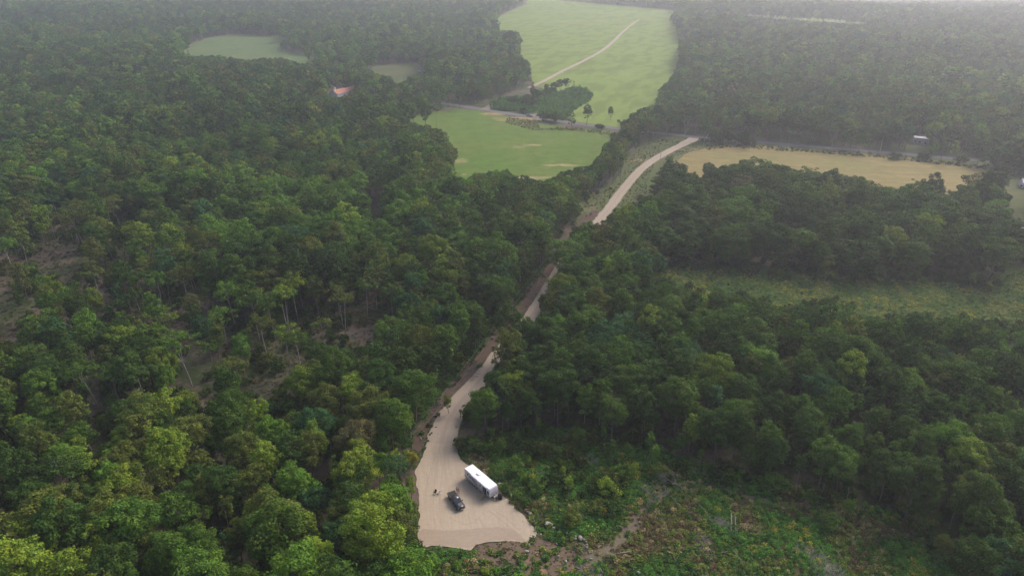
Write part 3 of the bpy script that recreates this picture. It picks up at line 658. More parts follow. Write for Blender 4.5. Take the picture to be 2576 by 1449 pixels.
# understorey bushes under the nearer trees, part of the same mass
Q = jgrid(80, 360, 3.8, lambda yy: .80*yy+45); qz = hgt(Q[:, 0], Q[:, 1]); qx, qy = proj(Q[:, 0], Q[:, 1], qz+1.6)
kq = np.ones(len(Q), bool)
for m_ in OPEN: kq &= ~inpoly(qx, qy, m_)
sq_ = inpoly(qx, qy, SPARSE) | inpoly(qx, qy, SPARSE2)
kq &= ~inpoly(qx, qy, M_CLEARING); kq &= dist_line(Q[:, 0], Q[:, 1], ROAD) > 3.8; kq &= dist_line(Q[:, 0], Q[:, 1], CUT) > 3.0
kq &= ~inpoly(Q[:, 0], Q[:, 1], [tuple(p) for p in padP]); kq &= rs.rand(len(Q)) < np.where(sq_, .35, .62)
Q = Q[kq]; qs = rs.uniform(.55, 1.25, len(Q)); qt = TC[rs.choice([0, 1, 2, 4, 3], len(Q), p=[.35, .3, .13, .17, .05])]*rs.uniform(.8, 1.2, (len(Q), 1))
pts = np.concatenate([np.column_stack([x[rest], y[rest], z[rest]]), np.column_stack([Q, hgt(Q[:, 0], Q[:, 1])])])
scl = np.concatenate([np.column_stack([big_s[rest]*wx[rest], big_s[rest]*wx[rest], big_s[rest]]), np.column_stack([qs, qs, qs*rs.uniform(.8, 1.3, len(Q))])])
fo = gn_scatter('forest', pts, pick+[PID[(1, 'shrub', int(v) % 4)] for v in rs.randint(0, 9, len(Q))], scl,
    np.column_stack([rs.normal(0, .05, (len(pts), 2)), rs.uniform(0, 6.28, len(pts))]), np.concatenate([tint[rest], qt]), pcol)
tag(fo, 'hazy mixed broadleaf woods stretching away beyond the nearer trees to the horizon', 'forest', kind='stuff')

# individual trees -------------------------------------------------
LAND = [('the white travel trailer', 1212, 1212), ('the black pickup truck', 1147, 1262), ("the gravel pad's upper neck", 1110, 1120), ("the gravel pad's lower left corner", 1058, 1368),
        ("the gravel pad's right corner", 1350, 1345), ("the clearing's leafless trees", 1630, 1240), ("the clearing's bottom brush piles", 2060, 1400),
        ('the bent white birch trunk', 2440, 1360), ('the middle power pole', 1290, 790), ('the power pole beside the pad', 1036, 1100), ("the left woods' bare patch", 660, 975),
        ('the forked bare-limbed tree', 460, 900), ("the yellow-flowered meadow", 2100, 740), ("the goldenrod's right corner", 2540, 770), ("the view's bottom left corner", 40, 1420),
        ("the left woods' bottom edge", 560, 1430), ('the left edge of the view', 20, 1050), ('the right edge of the view', 2550, 1080), ("the view's bottom right corner", 2560, 1430),
        ("the clearing's pale log pair", 1840, 1325), ("the yellow-leaved tree", 560, 1290), ("the reddish brush cut", 1180, 940), ('the dirt road bend', 1330, 800),
        ("the fern bank", 1900, 1230), ("the right woods' middle", 1900, 980), ("the left woods' middle", 800, 1120)]
ORD = ['nearest', 'second nearest', 'third nearest', 'fourth nearest', 'fifth nearest', 'sixth nearest', 'seventh nearest', 'eighth nearest', 'ninth nearest', 'tenth nearest', 'eleventh nearest', 'twelfth nearest']
SHAPE = {0: 'broad round-crowned tree', 1: 'oval-crowned tree', 2: 'slim pale-stemmed tree', 3: 'open-crowned tree', 4: 'narrow pointed tree', 5: 'bush', 6: 'huge round tree leafy to the ground'}
def side(dx, dy):
    a = math.degrees(math.atan2(-dy, dx)) % 360
    return ['right of', 'behind-right of', 'behind', 'behind-left of', 'left of', 'front-left of', 'in front of', 'front-right of'][int((a+22.5)//45) % 8]
sect = {}
for i in cand:
    li = min(range(len(LAND)), key=lambda q: (tx[i]-LAND[q][1])**2+((ty[i]-LAND[q][2])*1.3)**2)
    dx, dy = tx[i]-LAND[li][1], ty[i]-LAND[li][2]
    key = (TONES[tone[i]][0], int(kind[i]), li, side(dx, dy)); sect.setdefault(key, []).append((dx*dx+dy*dy, i))
def make_tree(name, kd, v, loc, s, w, rz, col, label, group='trees of the woods around the gravel pad', cat='tree', names=('trunk', 'crown')):
    t = empty(name, loc, rz); t.scale = (s*w, s*w, s); tag(t, label, cat, group)
    _r = random.Random(int(abs(loc[0]*31+loc[1]*17))); t.rotation_euler = (_r.gauss(0, .045), _r.gauss(0, .045), rz)
    cm, tm = near[kd][v % NVAR[kd]]
    link(bpy.data.objects.new(names[0], tm), t)
    c = link(bpy.data.objects.new(names[1], cm), t); c.color = (*col, 1); return t
for (tn, kd, li, sd_), lst in sect.items():
    lst.sort()
    for r, (_, i) in enumerate(lst):
        o_ = '' if len(lst) == 1 else ORD[min(r, 11)]+' '
        lab = (f"{tn} {SHAPE[kd]} {sd_} {LAND[li][0]}" if len(lst) == 1 else f"{tn} {SHAPE[kd]}, {ORD[min(r,11)]} {sd_} {LAND[li][0]}")
        make_tree('broadleaf_tree' if kd != 4 else 'conifer_tree', KINDS[kd], int(var[i]), (x[i], y[i], z[i]), big_s[i], wx[i], rotz[i], tint[i], lab)

# trees that stand alone: photo position of the base, height in metres, kind, tone
LONE = [(1282,136,27,'round',0,'lone round tree standing out from the woods into the hill field'),
        (2483,508,19,'oak',0,'large round dark oak standing alone at the right end of the tan field'),
        (2332,520,17,'oak',0,'round-topped dark tree poking up over the tan field edge'),
        (1438,318,19,'cone',5,'dark pointed evergreen beside the paved road'),
        (1476,316,16,'oval',1,'leafy tree just right of the dark roadside evergreen'),
        (1536,304,11,'oval',1,'small tree alone at the bottom of the hill field'),
        (1442,236,12,'cone',5,'small dark pointed tree at the top corner of the crop patch'),
        (1408,232,12,'round',0,'dark bush-like tree behind the crop patch'),
        (1326,270,11,'round',4,'pale bushy tree left of the lane by the hedge patch'),
        (1350,262,13,'round',0,'round tree in the middle of the hedge patch'),
        (1376,248,13,'oval',4,'olive tree at the upper right of the hedge patch'),
        (1392,240,12,'round',0,'dark tree at the top end of the lane'),
        (1338,250,12,'oval',0,'dark tree at the back of the hedge patch'),
        (1424,230,12,'round',0,'dark round tree at the top edge of the crop patch'),
        (2030,384,6,'cone',0,'small dark spruce in the strip between paved road and tan field'),
        (2340,392,11,'oval',4,'pale olive tree in front of the white mobile home'),
        (2052,702,15,'oval',1,'young tree at the meadow edge left of the white-stemmed one'),
        (2126,704,12,'slim',2,'light green tree on a bare white stem at the meadow edge'),
        (1790,668,11,'slim',2,'slim pale sapling at the left end of the meadow edge'),
        (1128,1040,6,'oval',3,'bright yellow-green young tree leaning over the neck of the road'),
        (1040,1180,5,'round',6,'small yellow-leaved tree at the left edge of the gravel pad'),
        (1650,335,19,'round',0,'tall dark tree just left of the road junction'),
        (1600,345,17,'oval',0,'dark tree at the right corner of the green field'),
        (1570,385,14,'round',1,'leafy tree on the right side of the green field'),
        (1535,445,14,'round',1,'tree between the green field and the dirt road, near the pole'),
        (1505,470,13,'oval',0,'dark tree at the lower right corner of the green field')]
for (px, py, H_, kd, tn, lab) in LONE:
    g_ = G(px, py); s = H_/HT[KINDS.index(kd)]
    make_tree('conifer_tree' if kd == 'cone' else 'broadleaf_tree', kd, int(px) % 7, (g_[0], g_[1], hgt(*g_)), s, 1.12 if kd == 'round' else 1.0, px*.7, TC[tn]*1.4, lab, None)
# saplings and shrubs in the scrub right of the pad and about the clearing
SAP = [(1355,1095,5.5,'slim',3),(1230,1010,0,'',0),(1285,945,10,'oval',1),(1256,975,9,'oval',0),(1300,908,11,'oval',0),(1322,868,10,'oval',1),(1430,1260,8.5,'slim',3),(1415,1205,6,'oval',3),(1480,1190,4,'oval',1),(1295,1190,6.5,'round',1),(1330,1175,5,'oval',3),(1262,1150,9,'oval',1),(1230,1120,9,'oval',0),
       (1200,1095,7,'oval',1),(1300,1120,7,'slim',2),(1530,1250,5,'round',3),(1590,1215,6.5,'oval',3),(1560,1205,4.5,'round',1),(1350,1240,5.5,'round',1),(1380,1290,4,'oval',1),(1320,1270,3.5,'round',0),(1440,1320,4,'round',4),
       (1500,1290,3.6,'round',4),(1545,1290,4.2,'round',0),(1400,1150,5,'round',0),(1470,1150,6,'oval',0),(1540,1165,8,'slim',1),(1630,1165,11,'slim',1),(1640,1180,9,'slim',2),(1245,1195,4,'round',1),(1195,1140,6,'round',0),
       (1705,1150,8,'oval',1),(1760,1180,7,'slim',1),(1520,1120,7,'slim',2),(2090,1330,4,'round',1),(2130,1300,6,'oval',2),(2360,1420,9,'oval',4),(2440,1435,5,'oval',3),(1150,1430,2.6,'round',2),(1220,1445,2.4,'round',3),
       (1455,1115,5,'round',1),(1350,1140,6,'oval',0),(1280,1085,9,'oval',0),(1950,1235,5,'round',1),(2030,1270,5,'oval',1),(1580,1160,6,'oval',1),(1660,1200,4,'round',4),(1270,1240,3.2,'round',0),(1300,1255,3,'round',1)]
SAPD = {}
WHERE = lambda px, py: ('beside the middle of the dirt road' if py < 1000 else 'behind the trailer' if px < 1300 and py < 1230 else 'right of the trailer' if px < 1400 and py < 1260 else 'at the pad corner' if px < 1420 and py < 1340 else 'below the gravel pad' if px < 1300 else
                        'amid the scrub right of the pad' if px < 1560 else 'near the leafless grey trees' if px < 1720 else 'along the lower right woods')
LS = {'slim': 'slender sapling', 'oval': 'young tree', 'round': 'bushy shrub'}
lst = [(q[0], q[1], q[2]*(1.0 if q[1] < 1100 else .62 if q[0] < 1420 else .85), q[3], q[4]) for q in SAP if q[2]]
grp = {}
for q in lst: grp.setdefault((TONES[q[4]][0], LS[q[3]], WHERE(q[0], q[1])), []).append(q)
for (tn, sh, wh), qs_ in grp.items():
    qs_.sort()
    for r, (px, py, H_, kd, ti) in enumerate(qs_):
        lab = f"{tn} {sh} {wh}" if len(qs_) == 1 else f"{tn} {sh} {wh}, {['first','second','third','fourth','fifth','sixth','seventh'][r]} from the left"
        g_ = G(px, py)
        if kd == 'round': make_tree('shrub', 'shrub', px % 4, (g_[0], g_[1], 0), H_/3.0, .95, px*.3, TC[ti]*1.9, lab, 'shrubs and saplings in the scrub', 'shrub', ('stem', 'foliage'))
        else: make_tree('sapling', kd, px % 3, (g_[0], g_[1], 0), H_/HT[KINDS.index(kd)], 1.05, px*.3, TC[ti]*1.9, lab, 'shrubs and saplings in the scrub', 'young tree')

# low plants: scrub, meadow flowers, verge weeds, crop patches
def fill(name, poly_v, sp_m, tones, probs, smin, smax, label, cat, avoid=(), extra=None, hs=(.8, 1.3), brt=1.0, dens=None):
    gp = GL(poly_v); x0, y0 = gp.min(0); x1, y1 = gp.max(0)
    X, Y = np.meshgrid(np.arange(x0, x1, sp_m), np.arange(y0, y1, sp_m)); X = X.ravel()+rs.uniform(-.5, .5, X.size)*sp_m; Y = Y.ravel()+rs.uniform(-.5, .5, Y.size)*sp_m
    k = inpoly(X, Y, [tuple(p) for p in gp]); vx, vy = proj(X, Y, hgt(X, Y)+.3)
    for m_ in avoid: k &= ~inpoly(vx, vy, m_)
    k &= dist_line(X, Y, ROAD) > 3.2; k &= dist_line(X, Y, PAVED) > 5
    k &= ~inpoly(X, Y, [tuple(p) for p in padP])
    if dens is not None: k &= rs.rand(len(X)) < dens(X, Y, vx, vy)
    X, Y = X[k], Y[k]; vx, vy = vx[k], vy[k]; n_ = len(X)
    patch = vnoise(X, Y, 6.0); cum = np.cumsum(probs); r = np.clip(patch*.75+rs.rand(n_)*.42-.08, 0, .999)
    r = np.argsort(np.argsort(r))/max(1, n_)
    ti = np.searchsorted(cum, r*cum[-1]); ti = np.clip(ti, 0, len(tones)-1)
    tn = np.array(tones)[ti]*rs.uniform(.8, 1.2, (n_, 1))*brt; s = rs.uniform(smin, smax, n_)
    o = gn_scatter(name, np.column_stack([X, Y, hgt(X, Y)]), rs.randint(0, 6, n_), np.column_stack([s, s, s*rs.uniform(*hs, n_)]), np.column_stack([np.zeros((n_, 2)), rs.uniform(0, 6.28, n_)]), tn, tcol)
    tag(o, label, cat, kind='stuff'); return o
G1, G2, G3, YG, BR, YL, TN, RB = (.030,.062,.016), (.045,.095,.020), (.060,.135,.024), (.10,.125,.028), (.10,.075,.040), (.19,.175,.032), (.19,.155,.085), (.13,.065,.035)
SOIL_V = [(1195,1398),(1199,1370),(1231,1361),(1288,1357),(1327,1366),(1335,1352),(1356,1345),(1400,1366),(1450,1388),(1505,1388),(1525,1400),(1490,1425),(1440,1436),(1400,1449),(1330,1449),(1300,1440)]
TR_ = ribbon_pts(GL([(1480,1412),(1540,1385),(1575,1345),(1600,1310),(1640,1270),(1700,1225),(1790,1222),(1880,1250),(2000,1270),(2120,1290),(2250,1330),(2330,1370)]), 1)
def scrub_d(X, Y, vx, vy):
    d = dist_line(X, Y, [tuple(p) for p in TR_[::3]]); nn = vnoise(X+70, Y, 5.0); q = np.where(nn < .30, .55, np.where(nn < .42, .8, 1.0))
    q = np.where(d < 1.5, np.where(vx < 1610, .22, .55), q); q = np.where(inpoly(vx, vy, SOIL_V), .12+.5*(vnoise(X, Y, 2.5) > .58), q)
    fern = inpoly(vx, vy, [(1690,1225),(1800,1225),(1960,1290),(2160,1380),(2260,1460),(2120,1460),(1950,1340),(1760,1290)]); return np.where(fern, 1.0, q)
fill('undergrowth', [(1062,1500),(1060,1378),(1180,1388),(1330,1368),(1352,1340),(1255,1232),(1160,1150),(1150,1110),(1230,1085),(1420,1080),(1640,1120),(1800,1170),(2000,1220),(2250,1290),(2400,1390),(2480,1560),(1600,1600),(1062,1560)], .72,
     [BR, BR, TN, YG, G1, G2, G3, YL], [.04, .03, .04, .19, .12, .28, .27, .03], .6, 1.35, 'tangled green and brown undergrowth covering the clearing below the woods', 'undergrowth', dens=scrub_d, brt=2.0)
fill('bank_weeds', SOIL_V, .55, [BR, TN, RB, TN, G2, YG], [.25, .2, .15, .15, .15, .1], .18, .5, 'small dry weeds and clods scattered over the bare soil bank', 'weeds', hs=(.4, .9), brt=1.1, dens=lambda X, Y, vx, vy: np.where(vnoise(X, Y, 3) > .35, .75, .25))
fill('goldenrod', [(1650,690),(1700,660),(1859,690),(2126,698),(2300,706),(2499,720),(2540,690),(2650,650),(2720,860),(2500,850),(2300,840),(2000,810),(1850,770),(1700,745)], 1.25,
     [G1, G2, YG, YG, YL, YL, G1], [.10, .22, .22, .18, .13, .12, .03], .6, 1.25, 'yellow-flowered goldenrod filling the meadow between the woods', 'wildflowers', hs=(.7, 1.0), brt=1.9)
fill('roadside_weeds', M_UP, 1.5, [G1, G2, YG, TN, BR], [.2, .3, .2, .2, .1], .5, 1.0, 'weeds and grass along both sides of the upper dirt road', 'weeds', dens=lambda X, Y, vx, vy: np.where(dist_line(X, Y, CUT) < 5, .2, .55))
o = fill('cut_weeds', M_CORR, .9, [G1, G2, G2, YG, BR], [.25, .3, .2, .15, .1], .4, .9, 'green weeds growing along the strip between dirt road and brush cut', 'weeds', dens=lambda X, Y, vx, vy: np.where(dist_line(X, Y, CUT) < 2.0, .15, .95))
fill('bank_bushes', [(965,1135),(990,1070),(1040,990),(1100,928),(1150,868),(1225,785),(1285,715),(1330,655),(1375,630),(1400,650),(1375,695),(1338,755),(1288,830),(1225,905),(1175,965),(1120,1028),(1075,1090),(1045,1130)], 1.3, [G1, G2, G2, YG, BR], [.3, .3, .2, .12, .08], 1.0, 2.3, 'low leafy bushes along the forest edge left of the brush cut', 'bushes', hs=(.8, 1.3), brt=1.3, dens=lambda X, Y, vx, vy: np.where(dist_line(X, Y, CUT) < 1.9, .05, .9))
CROPA = [(1352,300),(1352,282),(1392,252),(1400,236),(1440,222),(1475,226),(1490,242),(1483,256),(1455,272),(1430,292),(1420,304)]
CROPB = [(1236,276),(1232,262),(1262,248),(1318,246),(1350,238),(1390,224),(1400,232),(1382,256),(1345,282),(1318,288),(1300,280),(1262,280)]
for nm, pv, lb in (('crop_shrubs', CROPA, 'dark green patch of dense crop shrubs right of the lane by the hill field'), ('hedge_shrubs', CROPB, 'dark green patch of dense shrubs left of the lane by the hill field')):
    fill(nm, pv, 1.7, [G1, G2, G2], [.3, .4, .3], 1.5, 2.6, lb, 'shrubs', hs=(1.1, 1.9), brt=2.2)
fill('field_edge_weeds', [(1280,296),(1352,305),(1360,325),(1440,322),(1560,335),(1560,345),(1440,330),(1340,328),(1270,310)], 2.2, [TN, TN, YG, BR], [.4, .3, .2, .1], 1.0, 1.7, 'dry tan weeds along the upper edge of the green field', 'weeds', brt=1.3)
fill('tan_field_weeds', [(1776,372),(1834,362),(2017,376),(2217,390),(2450,416),(2600,440),(2600,446),(2450,424),(2217,398),(2017,384),(1834,372),(1776,380)], 2.4, [G1, G2, YG], [.3, .4, .3], .9, 2.0, 'green weeds along the far edge of the tan field', 'weeds')
fill('forest_litter', SPARSE, 2.0, [BR, TN, RB, G1, YG], [.35, .35, .08, .12, .1], .7, 1.5, 'brown brush and litter on the ground of the thinned left woods', 'undergrowth', hs=(.4, .7), brt=.9, avoid=())
fill('slash_litter', SPARSE2, 1.6, [BR, TN, RB, G1], [.45, .2, .15, .2], .7, 1.4, 'reddish brown brush on the ground between the left woods trees', 'undergrowth', hs=(.4, .7), brt=.9)
# roadside shrub clumps
for k, (px, py, s) in enumerate([(1845,362,2.6),(1868,364,2.4),(1815,358,2.6),(1800,352,2.3),(1890,366,1.6),(1372,304,2.0),(1396,307,2.2),(2250,402,1.4),(2320,404,1.5),(2420,412,1.6),(2520,424,1.9),(2560,436,2.6),(2590,430,3.0),(1508,326,1.4),(1330,268,2.5),(1318,285,1.4),(1290,262,2.2),(1770,362,1.3)]):
    g_ = G(px, py); lab = ['largest of the roadside bushes by the junction','round bush right of the largest roadside bush','leafy bush just right of the braced pole','bush at the foot of the braced pole','low bush ending the roadside bush row','bush at the top edge of the green field, left one of a pair','bush at the top edge of the green field, right one of a pair','small bush on the tan field verge below the leaning pole','small bush on the verge in front of the mobile home','bush on the verge near the right end of the road','dark bush at the right end of the tan field','dark tall bush beyond the right end of the tan field','biggest dark bush at the right edge by the road','small bush right of the roadside evergreen','bush between the two crop patches','low bush at the front of the lane','bush in the middle of the hedge patch','small green bush at the mouth of the dirt road'][k]
    make_tree('shrub', 'shrub', k, (g_[0], g_[1], hgt(*g_)), s, 1.25, k, TC[[0,1,1,0,4][k % 5]], lab, None, 'shrub', ('stem', 'foliage'))
# ------------------------------------------------------------------ vehicles
def wheel(parent, x, y, r, w, dual=None):
    side_ = 1 if y > 0 else -1; wh = MB(); wh.tube([(x, y-w/2, r), (x, y-w*.42, r), (x, y+w*.42, r), (x, y+w/2, r)], [r*.93, r, r, r*.93], 20)
    t = wh.build('wheel', M['rubber'], parent); rm = MB(); rm.tube([(x, y+side_*w*.40, r), (x, y+side_*(w*.5+.015), r)], [r*.62, r*.58], 14); rm.build('rim', M['rim'], t)
    hb_ = MB(); hb_.tube([(x, y+side_*w*.5, r), (x, y+side_*(w*.5+.04), r)], [r*.16, r*.13], 8); hb_.build('hub', M['steel'], t)
def quad_panel(P4, n_off, thick=.02):
    P4 = [Vector(p) for p in P4]; nn = (P4[1]-P4[0]).cross(P4[3]-P4[0]).normalized()
    if nn.dot(n_off) < 0: nn = -nn
    mb = MB(); mb.add([p+nn*.006 for p in P4]+[p+nn*(.006+thick) for p in P4], [(0,1,2,3),(4,5,6,7),(0,1,5,4),(1,2,6,5),(2,3,7,6),(3,0,4,7)]); return mb
def pickup(name, loc, rz, paint, label, cover=True):
    t = empty(name, loc, rz); tag(t, label, 'pickup truck')
    mb = MB(); prof = [(-2.86,.58),(-2.90,.75),(-2.88,1.16),(-.9,1.18),(1.1,1.17),(2.45,1.09),(2.78,.98),(2.88,.80),(2.86,.52),(2.30,.44),(-2.3,.46)]
    mb.prism(prof, -.96, .96); body = mb.build('body', paint, t, .06, True)
    for xx in (-1.85, 1.80):
        for sy in (-1, 1):
            a = MB(); a.tube([(xx, sy*.90, .48), (xx, sy*.985, .48)], [.50, .50], 18); a.build('wheel_arch', M['black'], body)
    cab = MB(); B = [(-.98,-.90),(1.25,-.90),(1.25,.90),(-.98,.90)]; T = [(-.78,-.70),(.42,-.70),(.42,.70),(-.78,.70)]
    cab.add([(a,b,1.16) for a, b in B]+[(a,b,1.86) for a, b in T], [(3,2,1,0),(4,5,6,7),(0,1,5,4),(1,2,6,5),(2,3,7,6),(3,0,4,7)]); cb = cab.build('cab', paint, t, .07, True)
    L = lambda a, b, f: tuple(a[i]+(b[i]-a[i])*f for i in range(3))
    def pane(p, q, r_, s_, nm, mt, off): quad_panel([p, q, r_, s_], Vector(off)).build(nm, mt, cb)
    a, b, c, d = (1.25,-.90,1.16),(1.25,.90,1.16),(.42,.70,1.86),(.42,-.70,1.86)
    pane(L(L(a,b,.06),L(d,c,.06),.06), L(L(a,b,.94),L(d,c,.94),.06), L(L(a,b,.94),L(d,c,.94),.90), L(L(a,b,.06),L(d,c,.06),.90), 'windshield', M['windshield'], (1,0,1))
    a, b, c, d = (-.98,.90,1.16),(-.98,-.90,1.16),(-.78,-.70,1.86),(-.78,.70,1.86)
    pane(L(L(a,b,.12),L(d,c,.12),.2), L(L(a,b,.88),L(d,c,.88),.2), L(L(a,b,.88),L(d,c,.88),.85), L(L(a,b,.12),L(d,c,.12),.85), 'rear_window', M['glass_dark'], (-1,0,.3))
    for sy in (-1, 1):
        a, b, c, d = (-.98,sy*.90,1.16),(1.25,sy*.90,1.16),(.42,sy*.70,1.86),(-.78,sy*.70,1.86)
        for f0, f1 in ((.08,.46),(.50,.90)):
            pane(L(L(a,b,f0),L(d,c,f0),.12), L(L(a,b,f1),L(d,c,f1),.12), L(L(a,b,f1),L(d,c,f1),.86), L(L(a,b,f0),L(d,c,f0),.86), 'side_window', M['glass_dark'], (0,sy,.3))
        mr = MB(); mr.box((1.08, sy*1.14, 1.22), (.14, .26, .24)); mr.box((1.06, sy*.99, 1.18), (.08,.14,.06)); mr.build('mirror', M['black'], t, .02)
        hl = MB(); hl.box((2.84, sy*.72, .88), (.10, .36, .17)); hl.build('headlight', M['lamp_clear'], t, .02)
        tl = MB(); tl.box((-2.88, sy*.86, .98), (.06, .14, .30)); tl.build('tail_light', M['lamp_red'], t)
        for xx in (-1.85, 1.80): wheel(t, xx, sy*.84, .40, .28)
        dh = MB(); dh.box((.05, sy*.975, 1.0), (.18,.03,.04)); dh.build('door_handle', M['black'], t)
    bd = MB()
    if cover: bd.box((-1.93, 0, 1.20), (1.84, 1.72, .05)); bd.build('bed_cover', M['tonneau'], t, .015)
    else: bd.box((-1.93, 0, 1.165), (1.80, 1.55, .05)); bd.build('bed', M['black'], t)
    for sy in (-1, 1):
        rl = MB(); rl.box((-1.93, sy*.90, 1.21), (1.9, .09, .07)); rl.build('bed_rail', paint, t, .02)
    gr = MB(); gr.box((2.87, 0, .88), (.08, 1.02, .26)); gr.build('grille', M['black'], t, .02)
    fb = MB(); fb.box((2.90, 0, .60), (.22, 1.86, .24)); b_ = fb.build('front_bumper', paint if cover else M['chrome'], t, .05)
    pl = MB(); pl.box((3.025, 0, .60), (.02, .34, .16)); pl.build('licence_plate', M['plate'], b_)
    rb = MB(); rb.box((-2.96, 0, .62), (.18, 1.84, .20)); rb.build('rear_bumper', M['chrome'] if not cover else M['black'], t, .04)
    hs = MB(); hs.box((1.35, 0, 1.165), (.10, 1.5, .03)); hs.build('wiper_cowl', M['black'], t)
    hd = MB(); hd.box((2.0, 0, 1.13), (1.0, .80, .06), M=Matrix.Rotation(R_(4.5), 3, 'Y')); hd.build('bonnet_bulge', paint, t, .03)
    return t
ra, rb_, fa, fb_ = G(1126,1239.2,1.15), G(1141.6,1233.3,1.15), G(1153.3,1278.7,1.1), G(1168.8,1273.3,1.1)
rc_, fc_ = (ra+rb_)/2, (fa+fb_)/2; c_ = (rc_+fc_)/2; an = math.atan2(*(fc_-rc_)[::-1])
pickup('pickup_truck', (c_[0], c_[1], .10), an, M['truck_paint'], 'black crew-cab pickup truck with a covered bed parked on the gravel pad')
g_ = G(1333, 294); gt = G(1345, 295.3)
pickup('pickup_truck', (g_[0], g_[1], .24+float(hgt(*g_))), math.atan2(gt[1]-g_[1], gt[0]-g_[0]), M['blue_paint'], 'blue pickup truck driving along the distant paved road', False)

# travel trailer
r0, r1, f0, f1 = G(1169.9,1177.9,3.3), G(1189,1166.7,3.3), G(1232.3,1229.6,3.3), G(1249.8,1219,3.3)
c_ = (r0+r1+f0+f1)/4; an = math.atan2(*((f0+f1)/2-(r0+r1)/2)[::-1]); TL = 9.3
tr = empty('travel_trailer', (c_[0], c_[1], .10), an); tr.scale = (1.075, 1, .94); tag(tr, 'long white travel trailer with a rolled awning parked on the gravel pad edge', 'trailer')
yh = 1.17
mb = MB(); mb.prism([(-4.55,.62),(-4.65,.9),(-4.62,3.16),(-4.5,3.27),(4.2,3.27),(4.42,3.14),(4.63,2.3),(4.60,1.2),(4.36,.62)], -yh, yh); body = mb.build('body', M['white_shell'], tr, .04, True)
mb = MB(); mb.prism([(4.16,3.275),(4.20,3.31),(4.45,3.18),(4.665,2.3),(4.635,1.18),(4.38,.60),(4.34,.62),(4.60,1.2),(4.63,2.3),(4.42,3.14)], -yh+.04, yh-.04); fcp = mb.build('front_cap', M['cap_grey'], tr)
mb = MB(); mb.box((4.68, 0, 1.75), (.03, 1.3, .16)); mb.build('cap_stripe', M['stripe_grey'], fcp)
mb = MB(); mb.box((4.66, .1, 2.55), (.02, .9, .10), M=Matrix.Rotation(R_(-13), 3, 'Y')); mb.build('cap_stripe', M['stripe_grey'], fcp)
mb = MB(); mb.box((-.16, 0, 3.29), (8.75, 2.44, .05)); roof = mb.build('roof', M['roof_white'], tr, .015)
mb = MB(); mb.box((-.9, .05, 3.44), (1.05, .72, .28), top=(.85, .85)); mb.build('air_conditioner', M['plastic_white'], roof, .05)
for xx, yy, sz in ((3.0, -.35, .36), (-2.6, -.45, .4), (1.9, .55, .22)): mb = MB(); mb.box((xx, yy, 3.35), (sz, sz, .09)); mb.build('roof_vent', M['plastic_white'], roof, .02)
mb = MB(); mb.tube([(1.3, .75, 3.30), (1.3, .75, 3.40), (.95, .66, 3.41)], .018, 5); mb.build('antenna', M['shell_grey'], roof)
xs_ = lambda f: -4.65+9.3*f
def side_box(f0, f1, z0, z1, nm, mt, par=body, pr=.015, y=-1):
    mb = MB(); mb.box(((xs_(f0)+xs_(f1))/2, y*(yh+pr/2+.002), (z0+z1)/2), (xs_(f1)-xs_(f0), pr, z1-z0)); return mb.build(nm, mt, par)
for f0_, f1_, z0, z1 in ((.105, .145, 1.9, 2.45), (.60, .645, 1.85, 2.35), (.885, .955, 1.45, 2.4)):
    w_ = side_box(f0_, f1_, z0, z1, 'window', M['stripe_dark'], body, .03); side_box(f0_+.005, f1_-.005, z0+.05, z1-.05, 'pane', M['glass_dark'], w_, .045)
for f0_, f1_ in ((.30, .42), (.72, .86)):
    w_ = side_box(f0_, f1_, 1.6, 2.4, 'window', M['stripe_dark'], body, .03, 1); side_box(f0_+.01, f1_-.01, 1.66, 2.34, 'pane', M['glass_dark'], w_, .045, 1)
dr = side_box(.715, .775, .70, 2.75, 'door', M['shell_grey'], body, .03); side_box(.722, .768, .95, 2.65, 'pane', M['glass_dark'], dr, .045)
dr = side_box(.780, .862, .70, 2.75, 'door', M['black'], body, .03); side_box(.79, .852, .80, 2.68, 'pane', M['glass_dark'], dr, .045)
mb = MB(); mb.box((xs_(.774), -yh-.07, 1.7), (.03, .05, .4)); mb.build('grab_handle', M['white_shell'], body)
side_box(.01, .995, .64, .90, 'lower_band', M['shell_grey'], body, .02)
side_box(.03, .99, .93, .98, 'stripe', M['stripe_grey'], body, .02)
for k in range(3):
    mb = MB(); z_ = 2.15-k*.26
    pts = [(-3.6+k*.3, z_+.3), (-2.8, z_+.05), (-1.8, z_+.12), (-.9, z_-.20), (.1, z_-.62), (.1, z_-.55), (-.9, z_-.08), (-1.8, z_+.26), (-2.8, z_+.16)]
    mb.prism(pts, -yh-.022, -yh-.003); mb.build('swoosh', M['stripe_grey' if k % 2 else 'stripe_dark'], body)
mb = MB(); mb.prism([(3.75,1.45),(4.42,.80),(4.42,1.05),(3.9,1.62)], -yh-.022, -yh-.003); mb.build('swoosh', M['stripe_grey'], body)
aw = MB(); aw.tube([(xs_(.29), -yh-.15, 3.13), (xs_(.87), -yh-.15, 3.13)], .13, 10); aw.box((xs_(.58), -yh-.07, 3.24), (9.3*.58, .20, .05)); awn = aw.build('awning', M['roof_white'], tr)
for f_ in (.29, .87): mb = MB(); mb.box((xs_(f_), -yh-.07, 2.2), (.07, .08, 1.9)); mb.build('awning_arm', M['white_shell'], awn)
for xx in (-1.35, -.50):
    for sy in (-1, 1): wheel(tr, xx, sy*(yh-.12), .36, .22)
mb = MB(); mb.box((0, -.55, .52), (8.9, .10, .16)); mb.box((0, .55, .52), (8.9, .10, .16)); mb.tube([(4.3, .6, .52), (5.55, 0, .50)], .05, 6); mb.tube([(4.3, -.6, .52), (5.55, 0, .50)], .05, 6); mb.build('chassis', M['black'], tr)
